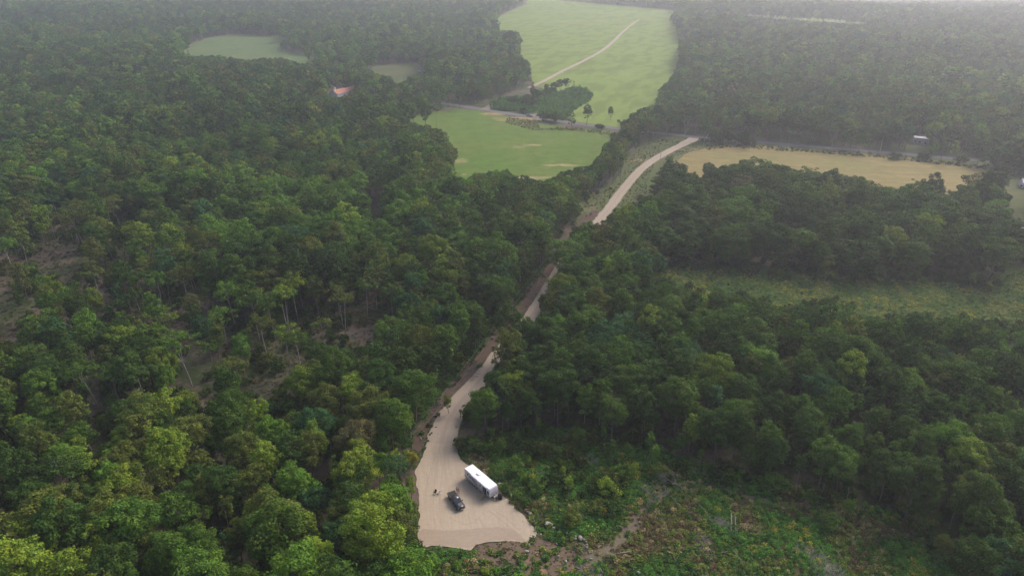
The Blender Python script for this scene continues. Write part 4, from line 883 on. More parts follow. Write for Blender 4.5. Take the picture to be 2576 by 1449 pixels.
mb = MB(); mb.tube([(5.4, 0, 0), (5.4, 0, .95)], .04, 8); mb.box((5.4, 0, .02), (.2, .2, .04)); mb.build('tongue_jack', M['steel'], tr)
for sy in (-1, 1):
    mb = MB(); mb.tube([(4.9, sy*.19, .56), (4.9, sy*.19, .62), (4.9, sy*.19, 1.0), (4.9, sy*.19, 1.08)], [.12, .16, .16, .07], 12); mb.build('gas_bottle', M['plastic_white'], tr)
for xx in (-4.2, 4.0):
    for sy in (-1, 1): mb = MB(); mb.tube([(xx, sy*.8, 0), (xx, sy*.9, .6)], .03, 5); mb.build('stabiliser', M['steel'], tr)
LT = lambda x_, y_, z_=0: Vector((c_[0], c_[1], .10))+Matrix.Rotation(an, 3, 'Z') @ Vector((x_*1.075, y_, z_))
# steps up to the door
p_ = LT(xs_(.79), -yh-.1); st = empty('wooden_steps', p_, an); tag(st, 'wooden steps leading up to the open door of the white travel trailer', 'steps')
for k in range(5): mb = MB(); mb.box((0, -.28-k*.30, .78-k*.165), (1.15, .27 if k else .5, .045)); mb.build('tread', M['wood'], st)
for sx in (-.5, .5): mb = MB(); mb.prism([(0,0),(0,0)], 0, 0) if False else mb.box((sx, -.85, .38), (.05, 1.62, .20), M=Matrix.Rotation(R_(29), 3, 'X')); mb.build('stringer', M['wood_dark'], st)
for sx in (-.5, .5): mb = MB(); mb.box((sx, -.20, .38), (.08, .08, .76)); mb.build('post', M['wood_dark'], st)
# covered bundle in front of the trailer
p_ = LT(5.55, .95); cg = empty('covered_grill', p_, an+.4); tag(cg, 'tall grill under a black cover standing just ahead of the trailer tongue', 'covered grill')
mb = MB(); ring = []
rsx = random.Random(4); V_ = []; F_ = []
for j, (zz, rx, ry) in enumerate([(0.12,.62,.42),(.35,.60,.40),(.8,.56,.36),(1.05,.62,.38),(1.25,.50,.34),(1.36,.25,.2)]):
    for k in range(14): a = 2*math.pi*k/14; q = 1+rsx.uniform(-.07, .07); V_.append((rx*q*math.cos(a), ry*q*math.sin(a), zz))
for j in range(5):
    for k in range(14): F_.append((j*14+k, j*14+(k+1)%14, (j+1)*14+(k+1)%14, (j+1)*14+k))
F_.append(tuple(range(70, 84))); mb.add(V_, F_); mb.build('cover', M['canvas_black'], cg, 0, True)
for sx in (-.45, .45):
    for sy in (-.25, .25): mb = MB(); mb.tube([(sx, sy, 0), (sx, sy, .2)], .03, 5); mb.build('leg', M['steel'], cg)

# ------------------------------------------------------------------ people
def skin_obj(name, pts, edges, mat, parent, sub=1):
    me = bpy.data.meshes.new(name); me.from_pydata([p[:3] for p in pts], edges, []); me.materials.append(mat)
    o = link(bpy.data.objects.new(name, me), parent); a = o.modifiers.new('skin', 'SKIN'); a.use_smooth_shade = True
    for i, p in enumerate(pts):
        r = p[3] if hasattr(p[3], '__len__') else (p[3], p[3]); me.skin_vertices[0].data[i].radius = r
    me.skin_vertices[0].data[0].use_root = True
    b = o.modifiers.new('sub', 'SUBSURF'); b.levels = sub; b.render_levels = sub; return o
def person(loc, rz, H, label, shirt, trousers, lean=0.0, arms=0.3, long_=False):
    t = empty('person', loc, rz); t.scale = (H/1.75,)*3; tag(t, label, 'person')
    lx = lean*.55; pts = [(0,0,.93,(.13,.10)),(lx*.4,0,1.12,(.12,.095)),(lx,0,1.36,(.155,.10)),(lx*1.12,0,1.47,(.055,.055)),(lx*1.3,0,1.58,(.075,.085)),(lx*1.4,0,1.68,(.078,.085))]
    ed = [(0,1),(1,2),(2,3),(3,4),(4,5)]
    def add(p, frm): pts.append(p); ed.append((frm, len(pts)-1)); return len(pts)-1
    hands = []
    for s in (-1, 1):
        h = add((0, s*.10, .86, .085), 0); k = add((.03, s*.12, .48, .058), h); an_ = add((0, s*.13, .09, .040), k); add((.15, s*.14, .035, .035), an_)
        sh = add((lx*.98, s*.19, 1.40, .060), 2); el = add((lx+.05+arms*.2, s*.25, 1.13, .042), sh); wr = add((lx+.10+arms*.8, s*.20, .93+arms*.25, .028), el)
        pm = add((lx+.13+arms*.9, s*.19, .87+arms*.24, (.035, .018)), wr); hands.append(pm); px_, py_, pz_, _ = pts[pm]
        for q, (oy, ln) in enumerate(((-.026,.060),(-.009,.072),(.009,.070),(.026,.055))):
            a1 = add((px_+.012, py_+oy, pz_-.045, .009), pm); add((px_+.028, py_+oy, pz_-.045-ln*.7, .008), a1)
        add((px_+.03, py_-s*.035, pz_-.03, .010), pm)
    skin_obj('body', pts, ed, M['skin'], t, 1)
    P2 = [(0,0,.95,(.155,.125)),(lx*.4,0,1.12,(.145,.115)),(lx,0,1.37,(.18,.122)),(lx*1.05,0,1.43,(.09,.085))]; E2 = [(0,1),(1,2),(2,3)]
    for s in (-1, 1):
        P2.append((lx*.98, s*.20, 1.40, .078)); E2.append((2, len(P2)-1)); P2.append((lx+.04+arms*.1, s*.245, 1.20, .066)); E2.append((len(P2)-2, len(P2)-1))
        if long_: P2.append((lx+.09+arms*.65, s*.215, .97+arms*.2, .045)); E2.append((len(P2)-2, len(P2)-1))
    skin_obj('shirt', P2, E2, M[shirt], t, 1)
    P3 = [(0,0,.95,(.148,.12))]; E3 = []
    for s in (-1, 1):
        P3.append((0, s*.10, .84, .105)); E3.append((0, len(P3)-1)); P3.append((.03, s*.12, .50, .082)); E3.append((len(P3)-2, len(P3)-1))
        if long_: P3.append((0, s*.13, .12, .062)); E3.append((len(P3)-2, len(P3)-1))
    skin_obj('trousers' if long_ else 'shorts', P3, E3, M[trousers], t, 1)
    hr = MB(); V_ = []; F_ = []
    for j in range(5):
        a = j/4*math.pi*.52
        for k in range(10): b = 2*math.pi*k/10; V_.append((lx*1.4-.012+.098*math.sin(a)*math.cos(b), .090*math.sin(a)*math.sin(b), 1.655+.115*math.cos(a)))
    for j in range(4):
        for k in range(10): F_.append((j*10+k, j*10+(k+1)%10, (j+1)*10+(k+1)%10, (j+1)*10+k))
    hr.add(V_, F_); hr.build('hair', M['hair'], t, 0, True)
    for s in (-1, 1): mb = MB(); mb.box((.06, s*.135, .035), (.28, .10, .07)); mb.build('shoe', M['shoe'], t, .02)
    return t
ppl = [((1240+795/8.05)*.8587, (1340+825/8.05)*.8587, .3, 1.76, 'person in a grey shirt, left one of the pair behind the black truck', 'shirt_grey', 'shorts_tan', .05, .4, False),
       ((1240+838/8.05)*.8587, (1340+835/8.05)*.8587, -.5, 1.72, 'person in a blue-grey shirt, right one of the pair behind the black truck', 'shirt_blue', 'shorts_dark', .02, .35, False)]
for (px, py, rz, H_, lb, a, b, ln, ar, lg) in ppl:
    g_ = G(px, py, .1); person((g_[0], g_[1], .10), rz-1.6, H_, lb, a, b, ln, ar, lg)
g_ = G((1400+985/18.11)*.8587, (1400+1140/18.11)*.8587, .1)
person((g_[0], g_[1], .10), an+2.6, 1.78, 'person in a white long-sleeved shirt and dark trousers leaning at the trailer hitch', 'shirt_white', 'shorts_dark', .28, .5, True)

def folding_chair(px, py, rz, mt, fr, label):
    g_ = G(px, py, .1); t = empty('folding_chair', (g_[0], g_[1], .10), rz); tag(t, label, 'chair')
    mb = MB(); mb.box((0, 0, .46), (.52, .56, .05)); mb.build('seat', mt, t, .02)
    mb = MB(); mb.box((-.31, 0, .80), (.05, .56, .58), M=Matrix.Rotation(R_(-12), 3, 'Y')); mb.build('backrest', mt, t, .02)
    for sy in (-1, 1):
        mb = MB(); mb.box((-.02, sy*.31, .66), (.50, .07, .035)); mb.build('armrest', mt, t)
        for a, b in ((.26, -.24), (-.24, .26)): mb = MB(); mb.tube([(a, sy*.29, 0), (b, sy*.29, .64)], .018, 5); mb.build('leg', fr, t)
folding_chair((1250+355/14.49)*.8587, (1400+665/14.49)*.8587, -2.2, M['canvas_black'], M['black'], 'black folding camp chair on the open gravel left of the truck')
folding_chair((1250+530/14.49)*.8587, (1400+640/14.49)*.8587, 2.0, M['plastic_white'], M['plastic_white'], 'white folding chair on the gravel beside the black camp chair')

# ------------------------------------------------------------------ buildings
def house(name, A, B, half, eave, ridge, wall, roofm, label, wins=(), base=None, over=.35):
    "gabled house whose ridge runs A->B"
    A, B = np.array(A), np.array(B); L = np.hypot(*(B-A)); an_ = math.atan2(*(B-A)[::-1]); z0 = float(hgt(*((A+B)/2))) if base is None else base
    t = empty(name, ((A+B)[0]/2, (A+B)[1]/2, z0), an_); tag(t, label, 'house' if 'shed' not in name else 'shed')
    V_ = []
    for xx in (-L/2, L/2): V_ += [(xx, -half, 0), (xx, half, 0), (xx, half, eave), (xx, 0, ridge), (xx, -half, eave)]
    mb = MB(); mb.add(V_, [(0,1,2,3,4), (5,9,8,7,6), (0,4,9,5), (1,6,7,2), (0,5,6,1)]); w = mb.build('wall', wall, t)
    for s in (-1, 1):
        dz = (ridge-eave)/half; e = half+over; mb = MB(); x0 = L/2+over
        q = [(-x0, 0, ridge+.05), (x0, 0, ridge+.05), (x0, s*e, eave-over*dz+.05), (-x0, s*e, eave-over*dz+.05)]
        mb.add(q+[(a, b, c+.14) for a, b, c in q], [(0,1,2,3),(4,5,6,7),(0,1,5,4),(1,2,6,5),(2,3,7,6),(3,0,4,7)]); mb.build('roof', roofm, t)
    for (xx, s, zz, ww, hh) in wins:
        mb = MB(); mb.box((xx, s*(half+.03), zz), (ww, .06, hh)); f_ = mb.build('window' if hh < 1.8 else 'door', M['plastic_white'], w)
        mb = MB(); mb.box((xx, s*(half+.07), zz), (ww*.82, .03, hh*.82)); mb.build('pane', M['glass_dark'], f_)
    return t, L, z0
hh, L_, z0 = house('farmhouse', G(837.4, 228.5, 9.0), G(886, 217, 9.0), 4.8, 5.9, 9.0, M['wall_white'], M['roof_red'], 'white building with a long orange-red roof and small cupola, half hidden in the woods', [(-5,-1,2.2,1.2,1.2),(-1,-1,2.2,1.2,1.2),(3,-1,2.2,1.2,1.2),(7,-1,1.1,1.1,2.2),(-5,1,2.2,1.2,1.2)])
mb = MB(); mb.box((-L_/2+1.4, 0, 9.8), (2.1, 2.1, 2.2)); cu = mb.build('cupola', M['plastic_white'], hh)
mb = MB(); mb.box((-L_/2+1.4, 0, 11.35), (2.8, 2.8, .9), top=(.1, .1)); mb.build('cupola_roof', M['wall_brick'], cu)
for s in (-1, 1): mb = MB(); mb.box((-L_/2+1.4, s*1.07, 10.0), (.8, .05, 1.0)); mb.build('louvre', M['glass_dark'], cu)
house('mobile_home', G(2297, 360), G(2357, 366), 2.2, 4.2, 4.9, M['wall_lilac'], M['roof_metal'], 'long low white mobile home beyond the paved road, partly behind a pale tree', [(-6,-1,1.7,1.2,1.1),(-3.4,-1,1.6,2.0,1.2),(0,-1,1.1,.95,2.1),(4,-1,1.7,1.2,1.1)])
house('garden_shed', G(2380, 370), G(2388, 371), 1.3, 2.1, 2.7, M['wall_lilac'], M['roof_metal'], 'small grey-blue shed among trees right of the mobile home', [(0,-1,1.0,.8,1.9)])
house('cottage', G(2566, 470), G(2620, 474), 3.6, 3.0, 4.6, M['wall_lilac'], M['roof_metal'], 'pale house at the right edge by the end of the tan field', [(-6,-1,1.6,1.2,1.1),(-3,-1,1.6,1.2,1.1),(1,-1,1.1,1,2.1)])
house('farmhouse', G(2560, 583), G(2640, 592), 4.4, 3.2, 5.2, M['wall_brick'], M['roof_metal'], 'brick house with a blue-grey metal roof at the right edge above the meadow', [(-7,-1,1.7,1.2,1.1),(-3,-1,1.6,1.6,1.1),(1,-1,1.1,1,2.1)])
p_ = G(1019, 197); t = empty('notice_board', (p_[0], p_[1], float(hgt(*p_)))); tag(t, 'small white board on two legs standing in the distant house clearing', 'board')
mb = MB(); mb.box((0, 0, 1.5), (1.5, .08, 1.0)); mb.build('panel', M['plastic_white'], t)
for s in (-.5, .5): mb = MB(); mb.box((s, 0, .5), (.12, .12, 1.0)); mb.build('leg', M['plastic_white'], t)
p_ = G(1055, 182); t = empty('covered_heap', (p_[0], p_[1], float(hgt(*p_))), .3); tag(t, 'pale tarpaulin-covered heap at the right of the distant house clearing', 'heap')
mb = MB(); V_ = []; F_ = []
for j, (zz, q) in enumerate([(0, 1), (.9, .92), (1.7, .7), (2.2, .3)]):
    for k in range(12): a = 2*math.pi*k/12; w = q*(1+.15*math.sin(3*a+j)); V_.append((2.7*w*math.cos(a), 1.4*w*math.sin(a), zz))
for j in range(3):
    for k in range(12): F_.append((j*12+k, j*12+(k+1)%12, (j+1)*12+(k+1)%12, (j+1)*12+k))
F_.append(tuple(range(36, 48))); mb.add(V_, F_); mb.build('tarpaulin', M['tarp'], t)

# ------------------------------------------------------------------ poles and wires
def pole(vt, h, label, mt='pole', arm=True, r=.15, brace=None, base=None):
    g_ = G(vt[0], vt[1], h) if base is None else G(*base); z0 = float(hgt(*g_)); t = empty('power_pole', (g_[0], g_[1], z0)); tag(t, label, 'power pole')
    mb = MB(); mb.tube([(0, 0, -.5), (0, 0, h*.5), (0, 0, h)], [r, r*.85, r*.65], 8); mb.build('post', M[mt], t)
    if arm:
        mb = MB(); mb.tube([(0, 0, h), (0, 0, h+.22)], .05, 6); mb.build('insulator', M['insul'], t)
        mb = MB(); mb.box((.16, 0, h-2.1), (.3, .08, .08)); mb.build('bracket', M['steel'], t)
        mb = MB(); mb.tube([(.30, 0, h-2.15), (.30, 0, h-2.0)], .05, 6); mb.build('insulator', M['insul'], t)
    if brace:
        q = G(*brace); mb = MB(); mb.tube([(q[0]-g_[0], q[1]-g_[1], -.4), (0, 0, h*.93)], [r*.9, r*.7], 8); mb.build('brace', M[mt], t)
    return np.array((g_[0], g_[1], z0)), h
PP = [pole((1034, 1088), 8.6, 'wooden power pole rising from the bushes at the upper left of the gravel pad'), pole((1290, 754), 9.1, 'wooden power pole in the middle of the brush cut beside the dirt road', base=(1290, 813)),
      pole((1562, 407), 11.0, 'tall power pole left of the upper dirt road, by the green field trees', base=(1561, 455)), pole((1663, 384), 10.5, 'power pole showing against the upper dirt road beside the tan field', 'pole', False)]
pole((1238, 250), 8.2, 'pale power pole by the side road left of the hedge patch', 'pole_pale', False, .16, base=(1238, 274.5))
pole((1491, 279), 7.8, 'pale power pole between the paved road and the hill field', 'pole_pale', False, .16, base=(1490, 303))
pole((1790.5, 310), 11.5, 'pale power pole with a slanting brace at the road junction', 'pole_pale', False, .17, brace=(1775, 356), base=(1784.5, 352))
pole((1826, 329), 8, 'short-looking pole among the bushes right of the braced pole', 'pole_pale', False, .14, base=(1826, 354))
pole((2214, 348), 9, 'lone leaning-looking power pole beside the paved road above the tan field', 'pole_pale', False, .15, base=(2214, 382))
def wire(a, b, label, sag):
    t = np.linspace(0, 1, 17); P_ = [tuple(a+(b-a)*q-np.array((0, 0, sag*4*q*(1-q)))) for q in t]; mb = MB(); mb.tube(P_, .022, 4)
    o = mb.build('power_cable', M['wire']); tag(o, label, 'power cable', 'cables along the brush cut')
names_ = ['between the pad pole and the middle pole', 'between the middle pole and the upper road pole']
for k in range(2):
    (a, ha), (b, hb2) = PP[k], PP[k+1]
    wire(a+np.array((0, 0, ha+.2)), b+np.array((0, 0, hb2+.2)), 'upper power cable '+names_[k], 1.4)
    wire(a+np.array((.3, 0, ha-2.0)), b+np.array((.3, 0, hb2-2.0)), 'lower power cable '+names_[k], 1.6)
for (px, py, lab) in ((1197, 258, 'small white roadside marker at the left end of the paved road'), (1759.5, 351, 'dark mailbox post at the corner of dirt road and paved road')):
    g_ = G(px, py); t = empty('marker_post', (g_[0], g_[1], float(hgt(*g_)))); tag(t, lab, 'post')
    mt = M['plastic_white'] if 'white' in lab else M['black']; mb = MB(); mb.box((0, 0, .6), (.14, .14, 1.2)); mb.build('post', mt, t); mb = MB(); mb.box((0, 0, 1.35), (.5, .3, .4)); mb.build('head', mt, t)

# ------------------------------------------------------------------ dead wood
def VP(base, vx, vy, dy=0.0):
    g_ = G(*base); y0 = g_[1]+dy; a = (vx-CXV)/FV; b = (CYV-vy)/FV; dx, dyy, dz = a, cp+b*sp, -sp+b*cp; q = y0/dyy; return Vector((dx*q, y0, CAM_H+dz*q))
def branchy(mb, p, d, ln, r, depth, rr, spread=.55, n=3):
    q = p+d*ln; mid = p.lerp(q, .5)+Vector((rr.uniform(-1, 1), rr.uniform(-1, 1), 0))*ln*.06
    mb.tube([p, mid, q], [r, r*.8, r*.6], 5 if r > .05 else 3)
    if depth:
        for k in range(n):
            dd = (d+Vector((rr.gauss(0, 1), rr.gauss(0, 1), rr.gauss(.1, .6)))*spread).normalized(); branchy(mb, p.lerp(q, rr.uniform(.55, 1)), dd, ln*rr.uniform(.55, .8), r*.55, depth-1, rr, spread, n)
def dead_tree(name, base, h, lean, label, depth=3, r=.14, spread=.45, seed=1, mt='deadwood', lying=False, n=3):
    g_ = G(*base); t = empty(name, (g_[0], g_[1], float(hgt(*g_)))); tag(t, label, 'dead tree'); rr = random.Random(seed)
    d = Vector(lean).normalized(); tk = MB(); ln = h*.42
    tk.tube([(0, 0, -.2), d*ln*.5, d*ln], [r, r*.85, r*.7], 7); tk.build('trunk', M[mt], t)
    br = MB()
    for k in range(n+1): branchy(br, d*ln*rr.uniform(.6, 1), (d+Vector((rr.gauss(0, 1), rr.gauss(0, 1), rr.gauss(0, .4 if not lying else .15)))*spread).normalized(), h*.28, r*.55, depth, rr, spread, n)
    br.build('branches', M[mt], t); return t
cv = lambda cx, cy: (1288+cx*.2333, 1159.2+cy*.2333)
dead_tree('dead_tree', cv(1485, 475), 7.5, (.10, 0, 1), 'tallest leafless grey tree standing at the top of the trail loop', 3, .13, .42, 3, n=3)
dead_tree('dead_tree', cv(1440, 580), 4.2, (-.1, 0, 1), 'small leafless grey bush-like tree below the tallest grey one', 3, .07, .55, 5)
dead_tree('dead_tree', cv(1500, 470), 5.5, (.5, .2, .8), 'leafless grey tree leaning right beside the tallest grey one', 2, .1, .4, 6)
dead_tree('fallen_tree', cv(1905, 330), 8.5, (-.8, .55, .25), 'fallen grey treetop fanning out left at the edge of the fern bank', 3, .11, .30, 8, lying=True, n=4)
dead_tree('fallen_tree', cv(2370, 20), 7.0, (-.75, -.55, .35), 'pale leafless tree arching over beneath the right woods', 3, .07, .28, 9, 'bark_pale', True)
dead_tree('fallen_tree', cv(690, 30), 6.5, (.9, -.1, .12), 'grey fallen treetop lying in the scrub right of the trailer', 3, .09, .35, 10, lying=True, n=4)
dead_tree('dead_tree', (1721, 352), 16, (.03, 0, 1), 'tall pale leafless tree standing alone at the road junction', 4, .26, .24, 12, 'bark_pale')
dead_tree('dead_tree', (1420, 548), 14, (0, 0, 1), 'bare grey tree in the woods left of the upper dirt road', 4, .16, .30, 13)
dead_tree('dead_tree', (1540, 430), 11, (-.1, 0, 1), 'forked grey snag beside the green field corner', 3, .16, .35, 14)
dead_tree('dead_tree', (1675, 345), 15, (.05, 0, 1), 'bare grey tree in front of the dark junction trees', 3, .18, .35, 15)
dead_tree('dead_tree', (238, 1148), 11, (-.15, 0, 1), 'bare leaning snag in a dark gap of the lower left woods', 1, .17, .25, 16, 'bark_pale', n=2)
dead_tree('dead_tree', (700, 1430), 13, (0, 0, 1), 'brownish bare-topped tree low in the left woods', 4, .14, .35, 17, 'twig')
dead_tree('dead_tree', (1022, 1200), 9, (-.05, 0, 1), 'thin pale snag at the left edge of the gravel pad', 2, .09, .3, 18, 'bark_pale')
dead_tree('dead_tree', (2205, 870), 12, (0, 0, 1), 'grey bare top among the middle of the right woods', 3, .12, .3, 19)
# arched birch
B0 = (2484, 1442); g_ = G(*B0); t = empty('birch_trunk', (g_[0], g_[1], 0)); tag(t, 'bare white birch trunk bent over in an arch at the lower right', 'bent birch')
o3 = Vector((g_[0], g_[1], 0)); pts = [VP(B0, a, b)-o3 for a, b in ((2484,1446),(2481,1420),(2472,1394),(2456,1374),(2438,1362),(2424,1358),(2411,1358))]; mb = MB(); mb.tube(pts, [.15,.14,.13,.11,.09,.07,.04], 8); mb.build('trunk', M['bark_pale'], t)
mb = MB(); rr = random.Random(3)
for k in range(6): branchy(mb, pts[-1].lerp(pts[-2], rr.random()), Vector((-1, rr.uniform(-.6, .6), rr.uniform(-.7, 0))).normalized(), .9, .03, 2, rr, .4, 2)
mb.build('branches', M['bark_pale'], t)
# trees with bare forked limbs under a high crown
def forked(base, fork, tips, crown_r, ti, label, seed, r=.2):
    g_ = G(*base); o3 = Vector((g_[0], g_[1], 0)); t = empty('forked_tree', o3); tag(t, label, 'tree'); rr = random.Random(seed)
    f = VP(base, *fork)-o3; mb = MB(); mb.tube([(0, 0, -.3), f*.5+Vector((.1, 0, 0)), f], [r, r*.85, r*.7], 8); mb.build('trunk', M['bark_pale'], t); P_ = []
    for a, b in tips:
        q = VP(base, a, b, rr.uniform(-2, 2))-o3; m_ = f.lerp(q, .5)+Vector((0, 0, -.2)); mb = MB(); mb.tube([f, m_, q], [r*.5, r*.38, r*.15], 5); mb.build('limb', M['bark_pale'], t); P_.append(q)
    c = sum(P_, Vector())/len(P_); cm, _ = near['airy'][seed % 3]; k = crown_r/3.9; cr = link(bpy.data.objects.new('crown', cm), t); cr.scale = (k, k, k*.85); cr.location = c-Vector((0, 0, 9.2*k)); cr.color = (*(TC[ti]*1.4), 1)
forked((483, 970), (460, 912), [(425,878),(440,870),(452,868),(468,872),(487,875),(412,865)], 5.6, 2, 'green-crowned tree whose pale forked limbs show above a leaning trunk', 1, .24)
forked((250, 1026), (212, 962), [(196,945),(204,938),(220,936),(232,942)], 4.6, 1, 'tree with a long leaning bare trunk in the lower left woods', 2, .2)
forked((303, 1030), (288, 972), [(274,950),(284,944),(298,944)], 3.4, 1, 'smaller bare-stemmed tree right of the long leaning one', 3, .15)
forked((571, 876), (563, 826), [(540,805),(555,798),(575,804)], 4.8, 2, 'bright green-crowned tree on a bare bent trunk in the left woods', 4, .2)
forked((585, 1010), (572, 955), [(560,925),(575,922),(590,928),(600,935)], 4.4, 4, 'pale twin-limbed tree at the left of the bare brown patch', 5, .18)
# logs
LOG = [((1610,285),(1690,365),.10,'pale log right of the leafless grey trees, upper of two in line'),((1710,395),(1805,500),.12,'pale log right of the leafless grey trees, lower of two in line'),((1995,455),(2145,655),.11,'long thin log slanting across the middle of the clearing'),
       ((2365,570),(2360,775),.17,'left log of the upright-looking pale pair in the clearing'),((2400,580),(2410,800),.14,'right log of the upright-looking pale pair in the clearing'),((1590,610),(1640,720),.07,'thin stick on the green slope below the grey trees'),
       ((1890,575),(1955,575),.09,'short pale log lying crosswise mid clearing'),((1895,585),(1925,625),.09,'short pale log touching the crosswise one'),((1145,710),(1235,765),.12,'weathered log lying left of the dirt trail'),((1240,740),(1285,770),.09,'short stick lying on the dirt trail bend'),
       ((2330,920),(2480,1105),.12,'long pale log low on the right of the clearing'),((1430,885),(1480,945),.07,'thin stick beside the yellow bush at the bottom'),((1400,975),(1530,945),.08,'dark stick lying level near the clearing bottom'),((1000,1050),(1270,990),.10,'long thin grey log beside the trail start'),
       ((1020,990),(1070,1100),.07,'thin stick crossing the long grey log'),((1735,1020),(1765,1115),.07,'pale upright-looking stick in the bright green weeds'),((2240,1150),(2310,1235),.09,'log near the bottom right of the clearing'),((905,1120),(985,1230),.11,'pale log at the right side of the lowest twig pile'),
       ((2145,1045),(2330,985),.07,'thin branch beside the long pale low log'),((1950,110),(1990,150),.10,'short grey log at the head of the trail'),((800,1040),(895,1050),.07,'thin branch by the round pale stone at the bottom'),((230,600),(245,700),.07,'thin grey branch at the right rim of the gravel pad')]
for k, (a, b, r_, lab) in enumerate(LOG):
    A = G(*cv(*a)); B = G(*cv(*b)); t = tag(MB().tube([(A[0], A[1], r_+.35), ((A[0]+B[0])/2, (A[1]+B[1])/2+.05, r_*1.2+.45), (B[0], B[1], r_+.35)], [r_*.5, r_*.7, r_*.65] , 7).build('fallen_log', M['deadwood'], None, 0, True), lab, 'log')
def brush(px, py, rx, ry, n, mt, label, seed, hgt_=.9, ln=2.2, dirn=None):
    g_ = G(px, py); t = empty('brush_pile', (g_[0], g_[1], .05)); tag(t, label, 'brush pile'); rr = random.Random(seed); mb = MB()
    for i in range(int(n*.6)):
        a = rr.uniform(0, 6.28); q = rr.random()**.5; c = Vector((rx*q*math.cos(a), ry*q*math.sin(a), rr.uniform(.05, 1)*hgt_*(1-q*.6)+.15)); th = rr.uniform(0, 3.14) if dirn is None else dirn+rr.gauss(0, .35)
        d = Vector((math.cos(th), math.sin(th), rr.gauss(0, .22))).normalized()*ln*rr.uniform(.3, .6); m_ = Vector((rr.gauss(0, .1), rr.gauss(0, .1), rr.gauss(0, .08))); w = rr.uniform(.012, .034); mb.tube([c-d, c+m_, c+d], [w, w*.9, w*.4], 3)
    o = mb.build('sticks', M[mt], t); o['kind'] = 'stuff'
brush(*cv(835, 1200), 2.8, 1.6, 260, 'twig', 'dense purplish twig pile at the bottom edge below the pad corner', 1)
brush(*cv(2240, 680), 2.4, 2.0, 200, 'twig', 'dark round twig pile beside the pale log pair', 2)
brush(*cv(2080, 920), 1.6, 4.0, 200, 'twig', 'long brown twig heap running down the clearing', 3, .7)
brush(2026, 1388, 2.2, 2.2, 220, 'deadwood', 'upper heap of bleached sticks at the right of the clearing', 4)
brush(2068, 1420, 2.4, 3.6, 380, 'deadwood', 'largest heap of bleached sticks running off the bottom of the clearing', 5, .9, 2.4)
brush(2100, 1440, 2.4, 2.0, 240, 'deadwood', 'lowest heap of bleached sticks at the bottom edge', 6)
brush(*cv(740, 960), 1.8, 1.0, 60, 'deadwood', 'loose grey branches beside the boulder row end', 7, .6, 2.4)
brush(*cv(330, 130), 1.5, 1.0, 50, 'twig', 'small dark twig heap in the scrub right of the trailer', 8, .6)
brush(660, 985, 5, 4, 160, 'twig', 'brown slash lying in the bare patch of the left woods', 9, .5, 2.6)
brush(905, 840, 5, 3, 140, 'deadwood', 'pale slash on the track through the left woods', 10, .5, 3.0)
brush(1185, 938, 2.2, 5, 220, 'twig', 'reddish brush windrow lying beside the dirt road, lower part', 11, .5, 2.2)
brush(1345, 730, 2.5, 8, 260, 'twig', 'reddish brush windrow lying beside the dirt road, upper part', 12, .6, 2.4)
brush(1100, 1030, 1.8, 4, 120, 'twig', 'broken sticks at the lower end of the brush cut', 13, .4, 1.8)

# ------------------------------------------------------------------ boulders
def stone_mesh(seed):
    rs_ = np.random.RandomState(seed); bm = bmesh.new(); bmesh.ops.create_icosphere(bm, subdivisions=2, radius=.5); fr = rs_.normal(size=(6, 3)); ph_ = rs_.uniform(0, 6, 6)
    for v in bm.verts: p = np.array(v.co); k = 1+.11*sum(math.sin(ph_[i]+4*float(fr[i] @ p)) for i in range(6))/2; v.co = Vector(p*k*np.array((1.1, .85, .75)))
    me = bpy.data.meshes.new('boulder'); bm.to_mesh(me); bm.free(); me.materials.append(M['stone']); return me
SM = [stone_mesh(i) for i in range(5)]
z1 = lambda cx, cy: (1013.3+cx*.2294, 1116.3+cy*.2294)
z8 = lambda cx, cy: (1013.3+cx*.1956, 858.7+cy*.1956)
ST = [(z1(*p), d) for p, d in (((700,118),.7),((712,128),.4),((765,165),1.0),((798,208),.8),((818,240),.7),((890,295),.9),((932,312),.7),((955,355),.8),((1060,455),.6),((1095,490),.9),((1140,525),.7),((1190,575),1.0),((1212,602),.8),((1325,615),.5),((1300,630),.4),((265,1245),1.1),((320,1195),.4),((240,1330),.9),((285,1430),.9),((318,1350),.5),((1065,1098),.5),((1240,540),.4),((1060,445),1.0),((1075,470),.6))]
ST += [(cv(*p), d) for p, d in (((168,558),.8),((195,580),1.1),((185,570),.5),((380,692),1.7),((425,697),1.0),((455,735),1.1),((520,752),.7),((548,755),.8),((595,785),.6),((685,820),.7),((680,845),.8),((735,845),1.5),((775,855),1.0),((800,877),.7),((808,912),.8),((805,935),.6),((185,912),.9),((160,985),1.1),((340,1045),1.0),((480,902),.6),((500,1030),.6),((580,1092),.9),((855,1062),.8),((310,800),.7),((1365,1215),1.1),((1682,760),.5),((375,905),.4),((362,660),.6),((115,650),.3),((240,760),.4),((2035,770),.5))]
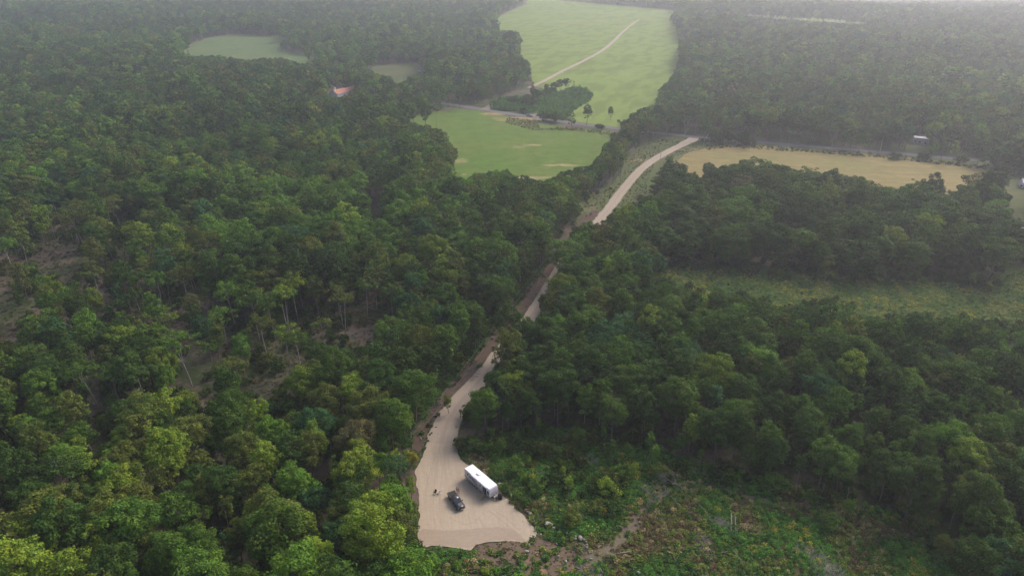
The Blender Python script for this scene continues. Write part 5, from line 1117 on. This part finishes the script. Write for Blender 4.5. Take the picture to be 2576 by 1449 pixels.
ST += [(z8(*p), d) for p, d in (((235,1260),.8),((410,955),.6),((450,942),.6),((430,1105),.6),((690,1105),.8),((675,1245),.7),((390,1080),.5),((255,1340),.5),((220,1230),.4))]
ST.append(((2106, 1338+28), .9))
SLAND = [('the back end of the trailer', 1185, 1165), ('the trailer hitch', 1262, 1240), ("the gravel pad's right corner", 1352, 1345), ('the bare reddish soil bank', 1320, 1395), ("the trail's starting point", 1460, 1358), ("the gravel pad's lower left corner", 1060, 1370), ("the brush cut's lower end", 1095, 1050), ('the middle of the clearing', 1700, 1330), ('the bleached stick heaps', 2060, 1400)]
used_ = {}
for k, ((px, py), d) in enumerate(ST):
    g_ = G(px, py); o = link(bpy.data.objects.new('boulder', SM[k % 5])); o.location = (g_[0], g_[1], .08+d*.22); d *= .72; o.scale = (d*1.15, d*1.0, d); o.rotation_euler = (0, 0, k*1.3)
    li = min(range(len(SLAND)), key=lambda q: (px-SLAND[q][1])**2+(py-SLAND[q][2])**2); sz = 'large pale boulder' if d > 1.05 else 'pale boulder' if d > .7 else 'small pale stone'
    used_.setdefault((sz, li, side(px-SLAND[li][1], py-SLAND[li][2])), []).append(((px-SLAND[li][1])**2+(py-SLAND[li][2])**2, k, o))
for (sz, li, sd_), lst in used_.items():
    lst.sort(key=lambda q: q[:2])
    for r_, (_, k, o) in enumerate(lst):
        tag(o, f"{sz} {sd_} {SLAND[li][0]}" if len(lst) == 1 else f"{sz}, {ORD[min(r_,11)]} {sd_} {SLAND[li][0]}", 'boulder', 'boulders around the gravel pad')
# ------------------------------------------------------------------ haze
hz_z0, hz_z1 = -26.2, 118.0
mb = MB(); mb.box((0, 4700, (hz_z0+hz_z1)/2), (18600, 15200, hz_z1-hz_z0))
m, n, o = mat_new('haze_air'); pv = n.nodes.new('ShaderNodeVolumePrincipled')
pv.inputs['Color'].default_value = (*HAZE_COL, 1); pv.inputs['Density'].default_value = HAZE_DENSITY; pv.inputs['Anisotropy'].default_value = HAZE_G
n.links.new(pv.outputs[0], o.inputs['Volume'])
hz = mb.build('haze', m); hz['kind'] = 'stuff'; hz['label'] = 'pale summer haze thickening towards the horizon'
